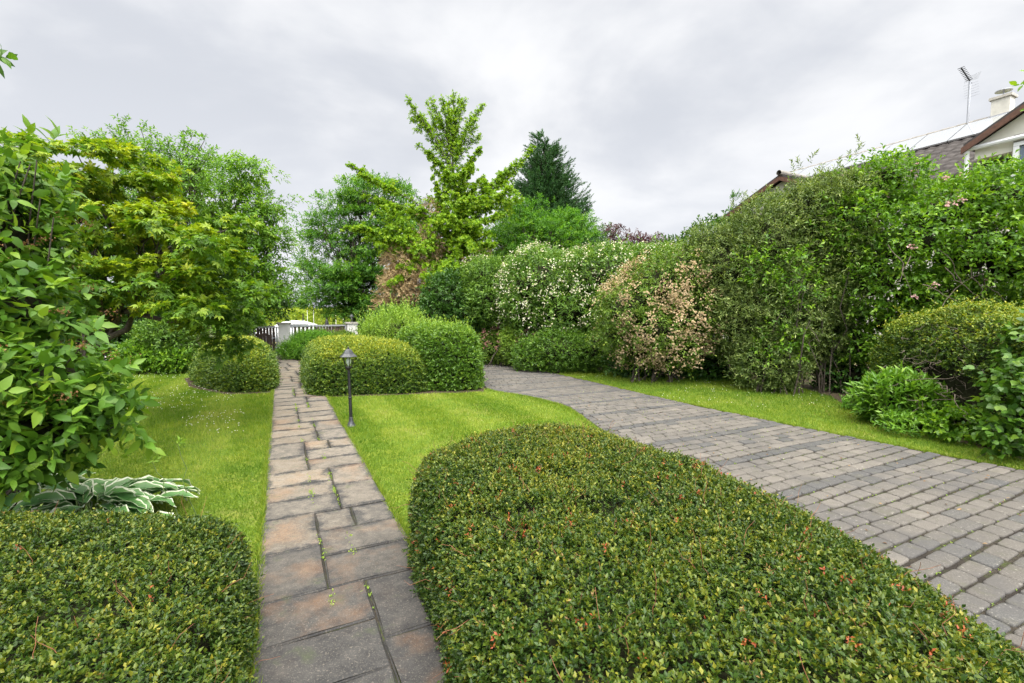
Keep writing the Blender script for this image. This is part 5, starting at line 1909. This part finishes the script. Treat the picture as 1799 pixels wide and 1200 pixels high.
def lantern_parts(t, c, s):
    """Six-sided lantern head: c is the collar's centre, s the scale."""
    c = np.array(c, float)
    MB().lathe(c, [(.020 * s, -.03 * s), (.034 * s, -.01 * s), (.040 * s, .0), (.046 * s, .012 * s), (.046 * s, .022 * s)], 12).build('collar', M_BLACK, t, True)
    gb_ = MB()
    z0, z1, r0, r1 = .024 * s, .165 * s, .046 * s, .082 * s
    for k in range(6):
        a = [k * pi / 3, (k + 1) * pi / 3]
        q = [c + (r0 * cos(a[0]), r0 * sin(a[0]), z0), c + (r0 * cos(a[1]), r0 * sin(a[1]), z0), c + (r1 * cos(a[1]), r1 * sin(a[1]), z1), c + (r1 * cos(a[0]), r1 * sin(a[0]), z1)]
        gb_.add(q, [(0, 1, 2, 3)])
    gl = gb_.build('glass', M_GLASS, t)
    bars = MB()
    for k in range(6):
        a = k * pi / 3
        bars.tube([c + (r0 * cos(a), r0 * sin(a), z0), c + (r1 * cos(a), r1 * sin(a), z1)], .0055 * s, 6)
    for r, z in ((r0, z0), (r1, z1)):
        bars.tube([c + (r * cos(k * pi / 3), r * sin(k * pi / 3), z) for k in range(7)], .006 * s, 6)
    bars.build('glazing_bars', M_BLACK, t)
    rf = MB().lathe(c, [(.122 * s, .160 * s), (.126 * s, .166 * s), (.098 * s, .186 * s), (.078 * s, .205 * s), (.064 * s, .228 * s), (.050 * s, .252 * s), (.030 * s, .268 * s), (.012 * s, .275 * s), (.001, .276 * s)], 6, 0).build('roof', M_BLACK_WORN, t)
    MB().lathe(c + np.array([0, 0, .272 * s]), [(.006 * s, 0), (.012 * s, .010 * s), (.013 * s, .018 * s), (.006 * s, .028 * s), (.001, .036 * s)], 8).build('finial', M_BLACK, rf, True)
    MB().lathe(c, [(.012 * s, .03 * s), (.016 * s, .05 * s), (.032 * s, .075 * s), (.036 * s, .10 * s), (.030 * s, .125 * s), (.014 * s, .142 * s), (.001, .146 * s)], 12).build('bulb', M_BULB, t, True)


lp = gnd(617, 750)
t = thing('garden_lamp', 'black post lantern with white bulb standing on the lawn beside the path', 'lamp', lp)
tilt = np.array([-.018, 0, 0])
MB().lathe(lp, [(.075, .0), (.075, .012), (.062, .02), (.045, .05), (.030, .09), (.026, .13), (.026, .14)], 16).build('base', M_BLACK_WORN, t, True)
hh = .80
MB().tube([lp + [0, 0, .12], lp + tilt * .4 + [0, 0, .40], lp + tilt * .42 + [0, 0, .41], lp + tilt + [0, 0, hh]], [.024, .022, .020, .019], 12).build('post', M_BLACK, t, True)
MB().lathe(lp + tilt * .42 + [0, 0, .40], [(.023, 0), (.028, .006), (.028, .02), (.022, .028)], 12).build('ring', M_BLACK, t, True)
lantern_parts(t, lp + tilt + [0, 0, hh + .03], 1.0)
lc = uv(2.66, GV, 1.25)
t = thing('pillar_lantern', 'small dark lantern on top of the right gate pillar', 'lamp', lc)
MB().lathe(lc, [(.06, -.02), (.06, 0), (.025, .02), (.018, .06)], 10).build('base', M_BLACK, t, True)
lantern_parts(t, lc + [0, 0, .07], .85)

# black posts on the far side of the street
for px, ptop, lab in ((532.5, 551, 'short thin black post behind the drive gate'), (574, 540, 'taller thin black post with flared foot behind the drive gate')):
    b = at(px, 560, 29)
    tz = at(px, ptop, 29)[2]
    t = thing('street_post', lab, 'post', (b[0], b[1], 0), 0, 'thin black posts beyond the gate')
    MB().lathe((b[0], b[1], 0), [(.22, 0), (.20, .5), (.12, .95), (.07, 1.15), (.05, 1.2)], 10).build('foot', M_BLACK, t, True)
    MB().tube([(b[0], b[1], 1.15), (b[0], b[1], tz)], .035, 8).build('shaft', M_BLACK, t, True)

# white car beyond the gate
M_CARW = plain('white_car_paint', (.80, .81, .82), .25, 0, spec=.6)
M_CARG = plain('dark_glass', (.02, .025, .03), .08, 0, spec=.8)
M_TYRE = plain('tyre_rubber', (.02, .02, .02), .8)
M_RIM = plain('alloy_rim', (.5, .5, .52), .3, .8)
cc = at(514, 590, 24)
cc = np.array([cc[0], cc[1], 0])
ua, va = np.array([.8949, .4463, 0]), np.array([-.4463, .8949, 0])
t = thing('parked_car', 'white car parked in the street behind the brown drive gate', 'car', cc)


def loft(secs):
    """secs: list of rings of equal count."""
    m = MB()
    n = len(secs[0])
    V = [p for s in secs for p in s]
    F = []
    for i in range(len(secs) - 1):
        for k in range(n):
            a, b = i * n + k, i * n + (k + 1) % n
            F.append((a, b, b + n, a + n))
    F += [tuple(range(n))[::-1], tuple(range((len(secs) - 1) * n, len(secs) * n))]
    return m.add(V, F)


def car_ring(x, zlo, zhi, hw, r=.12):
    q = [(-hw, zlo), (hw, zlo), (hw + .02, (zlo + zhi) / 2), (hw - .04, zhi - r * .4), (hw - .16, zhi), (-hw + .16, zhi), (-hw + .04, zhi - r * .4), (-hw - .02, (zlo + zhi) / 2)]
    return [cc + ua * x + va * y + Z3 * z for y, z in q]


loft([car_ring(-2.0, .35, .62, .68), car_ring(-1.9, .22, .78, .80), car_ring(-1.0, .18, .86, .84), car_ring(0, .18, .88, .85), car_ring(1.2, .18, .90, .84), car_ring(1.85, .25, .88, .80), car_ring(1.98, .38, .72, .72)]).build('body', M_CARW, t, True)
loft([car_ring(-1.0, .80, .86, .76), car_ring(-.45, .80, 1.14, .66), car_ring(.0, .80, 1.215, .66), car_ring(.6, .80, 1.19, .66), car_ring(1.15, .80, 1.02, .72), car_ring(1.5, .80, .86, .74)]).build('cabin', M_CARW, t, True)
for sgn in (-1, 1):
    q = [(-.78, .88), (-.42, 1.00), (.02, 1.04), (.6, 1.03), (.95, .89)]
    MB().prism([cc + ua * x + va * sgn * (.80 - (z - .9) * .30) + Z3 * z for x, z in q], va * sgn * .012).build('side_window', M_CARG, t)
    for x in (-1.25, 1.2):
        wc = cc + ua * x + va * sgn * .78 + Z3 * .31
        pr = [(.05, .10), (.30, .10), (.31, .06), (.31, -.06), (.30, -.10), (.05, -.10)]
        V, F = [], []
        for r, y in pr:
            for k in range(18):
                a = 2 * pi * k / 18
                V.append(wc + ua * r * cos(a) + Z3 * r * sin(a) + va * y)
        for i in range(5):
            for k in range(18):
                F.append((i * 18 + k, i * 18 + (k + 1) % 18, (i + 1) * 18 + (k + 1) % 18, (i + 1) * 18 + k))
        wh = mesh_obj('wheel', np.array(V), F, M_TYRE, t)
        MB().prism([wc + va * sgn * .09 + ua * .19 * cos(2 * pi * k / 16) + Z3 * .19 * sin(2 * pi * k / 16) for k in range(16)], va * sgn * .02).build('rim', M_RIM, wh)

# crop field, stakes and far trees
P = []
for d in np.linspace(36, 80, 18):
    n = 380
    x = rng.uniform(-.62, -.14, n) * d * 1.05
    h = 1.65 + .10 * fbm(np.stack([x * .3, x * 0 + d, x * 0], 1), 5) + (d - 36) * .001
    P.append(np.stack([x, d + rng.normal(0, .5, n), h * np.sqrt(rng.random(n))], 1))
P = np.concatenate(P)
lv = shoots(P, aim(np.tile([0, -.3, 1.0], (len(P), 1)), .6, .5, .5), .4, 7, .28, .14)
tag(leaf_mesh('crop_field', None, M_CROP, lv), 'yellow green crop field beyond the street', 'crop', None, 'stuff')
for px in (540, 551, 590, 603):
    b = at(px, 556, 34)
    tz = at(px, 545 + rng.uniform(-2, 3), 34)[2]
    o = MB().tube([(b[0], b[1], 0), (b[0], b[1], tz)], .016, 6).tube([(b[0], b[1], tz), (b[0], b[1], tz + .05)], [.022, .006], 6).build('field_stake', M_PILLAR)
    tag(o, 'thin pale stake at the edge of the crop field beyond the gate', 'stake', 'pale stakes along the crop field')
P = []
for _ in range(2600):
    x = rng.uniform(-190, 190)
    P.append((x, 170 + rng.normal(0, 6), (1.0 + 3.2 * vnoise(np.array([[x * .06, 1, 2]]), 4)[0]) * rng.random() ** .6))
P = np.array(P)
lv = shoots(P, nrm(rng.normal(0, .5, P.shape) + Z3), .9, 6, 1.0, .6)
tag(leaf_mesh('treeline', None, M_FAR, lv), 'low line of distant trees on the horizon', 'trees', None, 'stuff')
bl = [blob(490, 548, 48, 26, 10, 2), blob(470, 545, 48, 20, 12, 2), blob(512, 552, 48, 16, 7, 2)]
shrub('far_bush', 'dark bushes at the left end of the crop field beyond the gate', 'bush', M_FAR, bl, 420, .5, 7, .3, .16, seed=150, core=.8)

# ================================================================== house
M_WALL = plain('cream_render', (.74, .72, .64), .9, noise=.06, nscale=4, bump=.2)
M_TILE = plain('roof_tile', (.052, .046, .045), .8, noise=.35, nscale=5, bump=.3, spec=.15)
M_RIDGE = plain('ridge_tile', (.20, .185, .165), .8, noise=.35, nscale=9, bump=.3)
M_PANEL = plain('solar_glass', (.75, .78, .82), .06, .85)  # pale mirror base stands in for bright sky reflected in the panels
M_BARGE = plain('brown_bargeboard', (.10, .045, .028), .55, noise=.3, nscale=15)
M_WHITEPVC = plain('white_frame', (.72, .74, .76), .35)
M_WIN = plain('window_glass', (.10, .14, .19), .04, 0, spec=1.0)
M_ZINC = plain('zinc', (.40, .41, .44), .45, .6)
HR, HE = 7.88, 5.3           # ridge and eave heights
UR, UE = 21.0, 16.6          # their distance across the garden
VA, VB = 13.4, -6.0          # gable ends
house = thing('house', 'neighbouring cream house with dark tiled roof and solar panels above the thicket', 'house', uv(19, 4))


def roof_grid(uf, vf, nu, nv, prof):
    """A tiled slope: uf/vf map (s,t) in 0..1 to u,v,z; the tiles' rolls and laps are modelled."""
    s = np.linspace(0, 1, nu)
    t_ = np.linspace(0, 1, nv)
    S, T = np.meshgrid(s, t_, indexing='ij')
    return S, T


slope = math.atan2(HR - HE, UR - UE)
LS = math.hypot(HR - HE, UR - UE)
nv_, nu_ = 420, 84
S, T = np.meshgrid(np.linspace(0, 1, nu_), np.linspace(0, 1, nv_), indexing='ij')      # S: down the slope, T: along the ridge
dist = S * LS
vv = VA + (VB - VA) * T
bump_ = .045 * np.abs(np.sin(vv * pi / .30)) + .055 * ((dist / .36) % 1.0)
uu = UR + (UE - UR) * S - np.sin(slope) * bump_
zz = HR + (HE - HR) * S + np.cos(slope) * bump_
V = np.stack([.8949 * uu - .4463 * vv, .4463 * uu + .8949 * vv, zz], -1).reshape(-1, 3)
idx = np.arange(nu_ * nv_).reshape(nu_, nv_)
F = np.stack([idx[:-1, :-1], idx[1:, :-1], idx[1:, 1:], idx[:-1, 1:]], -1).reshape(-1, 4)
roof = mesh_obj('roof', V, F, M_TILE, house)
m = MB()
m.add([uv(UR, VA, HR), uv(UR, VB, HR), uv(UR + 4.4, VB, HE), uv(UR + 4.4, VA, HE)], [(0, 1, 2, 3)])
m.build('rear_roof', M_TILE, house)
rd = MB()
for v0 in np.arange(VB, VA, .42):
    rd.tube([uv(UR, v0, HR + .03), uv(UR, v0 + .44, HR + .045)], .11, 10)
rd.build('ridge', M_RIDGE, roof)
# walls
m = MB()
m.prism([uv(UE + .5, VA - .35, 0), uv(UE + .5, VA - .35, HE + .1), uv(UR, VA - .35, HR - .12), uv(UR + 3.9, VA - .35, HE + .1), uv(UR + 3.9, VA - .35, 0)], uv(0, VB - VA + .7) - uv(0, 0))
m.build('wall', M_WALL, house)
# left gable bargeboards
bb = MB()
for (u0, z0, u1, z1) in ((UE - .1, HE - .10, UR, HR - .04), (UR + 4.4, HE - .1, UR, HR - .04)):
    bb.prism([uv(u0, VA - .05, z0), uv(u1, VA - .05, z1), uv(u1, VA - .05, z1 - .24), uv(u0, VA - .05, z0 - .24)], uv(0, .07) - uv(0, 0))
bb.build('bargeboard', M_BARGE, house)
# solar panels
sp_ = lambda t_, v_, h_: uv(UR + (UE - UR) * t_ - np.sin(slope) * h_, v_, HR + (HE - HR) * t_ + np.cos(slope) * h_)
for k in range(7):
    v0, v1 = 6.5 + k * 1.06, 6.5 + k * 1.06 + 1.03
    pn = MB()
    pn.add([sp_(.035, v0, .10), sp_(.035, v1, .10), sp_(.335, v1, .10), sp_(.335, v0, .10), sp_(.035, v0, .15), sp_(.035, v1, .15), sp_(.335, v1, .15), sp_(.335, v0, .15)],
           [(4, 5, 6, 7), (0, 1, 5, 4), (1, 2, 6, 5), (2, 3, 7, 6), (3, 0, 4, 7), (3, 2, 1, 0)])
    pn.build('solar_panel', M_PANEL, roof)
# chimney
cv = 6.77
ch = MB().box(uv(UR, cv, 7.95), (.38, .44, 1.0), PATH_ANG).build('chimney', plain('chimney_render', (.60, .58, .52), .9, noise=.12, nscale=6), house)
MB().box(uv(UR, cv, 8.49), (.48, .54, .08), PATH_ANG).build('chimney_cap', M_CAP, ch)
MB().box(uv(UR - .02, cv, 7.84), (.46, .52, .20), PATH_ANG).build('flashing', M_ZINC, ch)
dc = uv(UR, cv, 8.70)
MB().tube([uv(UR, cv, 8.53), uv(UR, cv, 8.69)], .022, 8).lathe(dc, [(.21, 0), (.21, .02), (.13, .05), (.02, .07)], 14).build('cowl', M_ZINC, ch)
# roof aerial
av_ = 7.6
t = thing('tv_aerial', 'thin roof aerial on a grey pole above the solar panels', 'aerial', uv(UR, av_, HR))
pb = uv(UR - .05, av_, 7.7)
ptp = uv(UR - .05, av_, 9.36)
MB().tube([pb, ptp], .035, 8).tube([pb + [0, 0, .12], sp_(.10, av_ - .1, .02)], .03, 6).build('pole', M_ZINC, t)
ydir = nrm(at(1692, 122, 15.65) - at(1706, 143, 15.8))
y0, y1 = ptp - ydir * .10, ptp + ydir * .62
ym = MB().tube([y0, y1], .022, 6)
cr_ = nrm(np.cross(ydir, Z3))
for f_ in np.linspace(.22, 1, 9):
    c_ = y0 + (y1 - y0) * f_
    ym.tube([c_ - cr_ * .09, c_ + cr_ * .09], .011, 5)
ym.build('boom', M_BLACK_WORN, t)
rf_ = MB()
for s_ in (-1, 1):
    for k in range(6):
        c_ = ptp - ydir * .05 + Z3 * s_ * (.05 + .06 * k) - ydir * .03 * k
        rf_.tube([c_ - cr_ * .2, c_ + cr_ * .2], .0035, 5)
rf_.build('reflector', M_ZINC, t)

# cross gable over the window
GU, GVc, GH, GHalf, GE = 16.25, 3.1, 7.72, 2.8, 5.99
cg = MB()
for s_ in (1, -1):
    e0, e1 = uv(GU - .15, GVc + s_ * GHalf, GE), uv(UR, GVc + s_ * GHalf, GE)
    r0_, r1_ = uv(GU - .15, GVc, GH), uv(UR, GVc, GH)
    th_ = np.array([0, 0, -.10])
    cg.add([e0, e1, r1_, r0_, e0 + th_, e1 + th_, r1_ + th_, r0_ + th_], [(0, 1, 2, 3), (7, 6, 5, 4), (0, 4, 5, 1), (3, 2, 6, 7), (0, 3, 7, 4), (1, 5, 6, 2)])
gr = cg.build('gable_roof', plain('gable_tile', (.05, .045, .045), .8, noise=.3, nscale=6, bump=.3), house)
bb = MB()
for s_ in (1, -1):
    a_, b_ = uv(GU - .22, GVc + s_ * (GHalf + .02), GE - .10), uv(GU - .22, GVc, GH - .10)
    bb.prism([a_, b_, b_ - [0, 0, .15], a_ - [0, 0, .15]], uv(.06, 0) - uv(0, 0))
bb.build('bargeboard', M_BARGE, gr)
MB().prism([uv(GU + .1, GVc + GHalf - .15, GE - .06), uv(GU + .1, GVc, GH - .2), uv(GU + .1, GVc - GHalf + .15, GE - .06), uv(GU + .1, GVc - GHalf + .15, 0), uv(GU + .1, GVc + 1.95, 0), uv(GU + .1, GVc + 1.95, GE - .4), uv(GU + .1, GVc + GHalf - .15, GE - .4)], uv(1.2, 0) - uv(0, 0)).build('gable_wall', M_WALL, house)
# second, lower cross gable at the far end
G2U, G2V, G2H, G2W, G2E = 17.0, 11.4, 6.78, 2.75, 5.55
cg = MB()
for s_ in (1, -1):
    e0, e1 = uv(G2U - .15, G2V + s_ * G2W, G2E), uv(UR - 1.2, G2V + s_ * G2W, G2E)
    r0_, r1_ = uv(G2U - .15, G2V, G2H), uv(UR - 1.2, G2V, G2H)
    th_ = np.array([0, 0, -.10])
    cg.add([e0, e1, r1_, r0_, e0 + th_, e1 + th_, r1_ + th_, r0_ + th_], [(0, 1, 2, 3), (7, 6, 5, 4), (0, 4, 5, 1), (3, 2, 6, 7), (0, 3, 7, 4), (1, 5, 6, 2)])
g2 = cg.build('gable_roof', bpy.data.materials['gable_tile'], house)
bb = MB()
for s_ in (1, -1):
    a_, b_ = uv(G2U - .22, G2V + s_ * (G2W + .02), G2E - .10), uv(G2U - .22, G2V, G2H - .10)
    bb.prism([a_, b_, b_ - [0, 0, .15], a_ - [0, 0, .15]], uv(.06, 0) - uv(0, 0))
bb.build('bargeboard', M_BARGE, g2)
MB().tube([uv(G2U - .25, G2V, G2H + .02), uv(UR - 1.2, G2V, G2H + .02)], .10, 10).build('ridge', M_RIDGE, g2)
MB().prism([uv(G2U + .1, G2V + G2W - .15, G2E - .06), uv(G2U + .1, G2V, G2H - .2), uv(G2U + .1, G2V - G2W + .15, G2E - .06), uv(G2U + .1, G2V - G2W + .15, 0), uv(G2U + .1, G2V + G2W - .15, 0)], uv(1.0, 0) - uv(0, 0)).build('gable_wall', M_WALL, house)
wc = uv(G2U + .08, G2V - .75, 5.45)
w2 = MB().box(wc, (.08, .9, .95), PATH_ANG).build('window', M_WHITEPVC, house)
MB().box(wc + uv(-.03, 0) - uv(0, 0), (.05, .72, .77), PATH_ANG).build('pane', M_WIN, w2)
# eaves gutter, downpipe
MB().tube([uv(GU - .05, GVc + GHalf - .02, GE - .13), uv(GU - .05, GVc - GHalf, GE - .13)], .06, 8).build('gutter', M_WHITEPVC, house)
MB().tube([uv(GU - .05, GVc + GHalf - .05, GE - .13), uv(GU - .05, GVc + GHalf - .05, 4.4)], .05, 8).build('downpipe', M_WHITEPVC, house)
# window: frame, panes, shutter box
w0, w1 = GVc + 1.9, GVc + .2
fm = MB()
wz0, wz1 = 4.7, 5.76
uu_ = GU + .04
fm.box(uv(uu_, (w0 + w1) / 2, wz1 - .04), (.10, w0 - w1, .09), PATH_ANG)
fm.box(uv(uu_, (w0 + w1) / 2, wz0 + .04), (.10, w0 - w1, .09), PATH_ANG)
for v_ in (w0 - .05, (w0 + w1) / 2, w1 + .05):
    fm.box(uv(uu_, v_, (wz0 + wz1) / 2), (.096, .10, wz1 - wz0 - .18), PATH_ANG)
wf = fm.build('window', M_WHITEPVC, house)
for v_ in ((w0 - .05) * .5 + (w0 + w1) * .25, (w1 + .05) * .5 + (w0 + w1) * .25):
    MB().box(uv(uu_ + .03, v_, (wz0 + wz1) / 2), (.02, (w0 - w1) / 2 - .16, wz1 - wz0 - .18), PATH_ANG).build('pane', M_WIN, wf)
MB().box(uv(uu_ - .01, (w0 + w1) / 2, wz1 + .10), (.12, w0 - w1, .17), PATH_ANG).build('shutter_box', plain('grey_box', (.22, .21, .20), .6), wf)
# mast at the left eave
mb_ = at(1232, 386, 22.5)
t = thing('aerial_mast', 'thin metal mast with crossbars beside the left end of the roof', 'mast', (mb_[0], mb_[1], 0))
MB().tube([(mb_[0], mb_[1], 0), mb_], .05, 8).build('pole', M_ZINC, t)
MB().tube([mb_ + [-.45, 0, -.3], mb_ + [0, 0, -.25]], .02, 6).tube([mb_ + [0, 0, -.15], mb_ + [1.1, 0, .0]], .035, 6).tube([mb_ + [0, 0, -.55], mb_ + [.7, 0, -.5]], .02, 6).build('crossbars', M_ZINC, t)
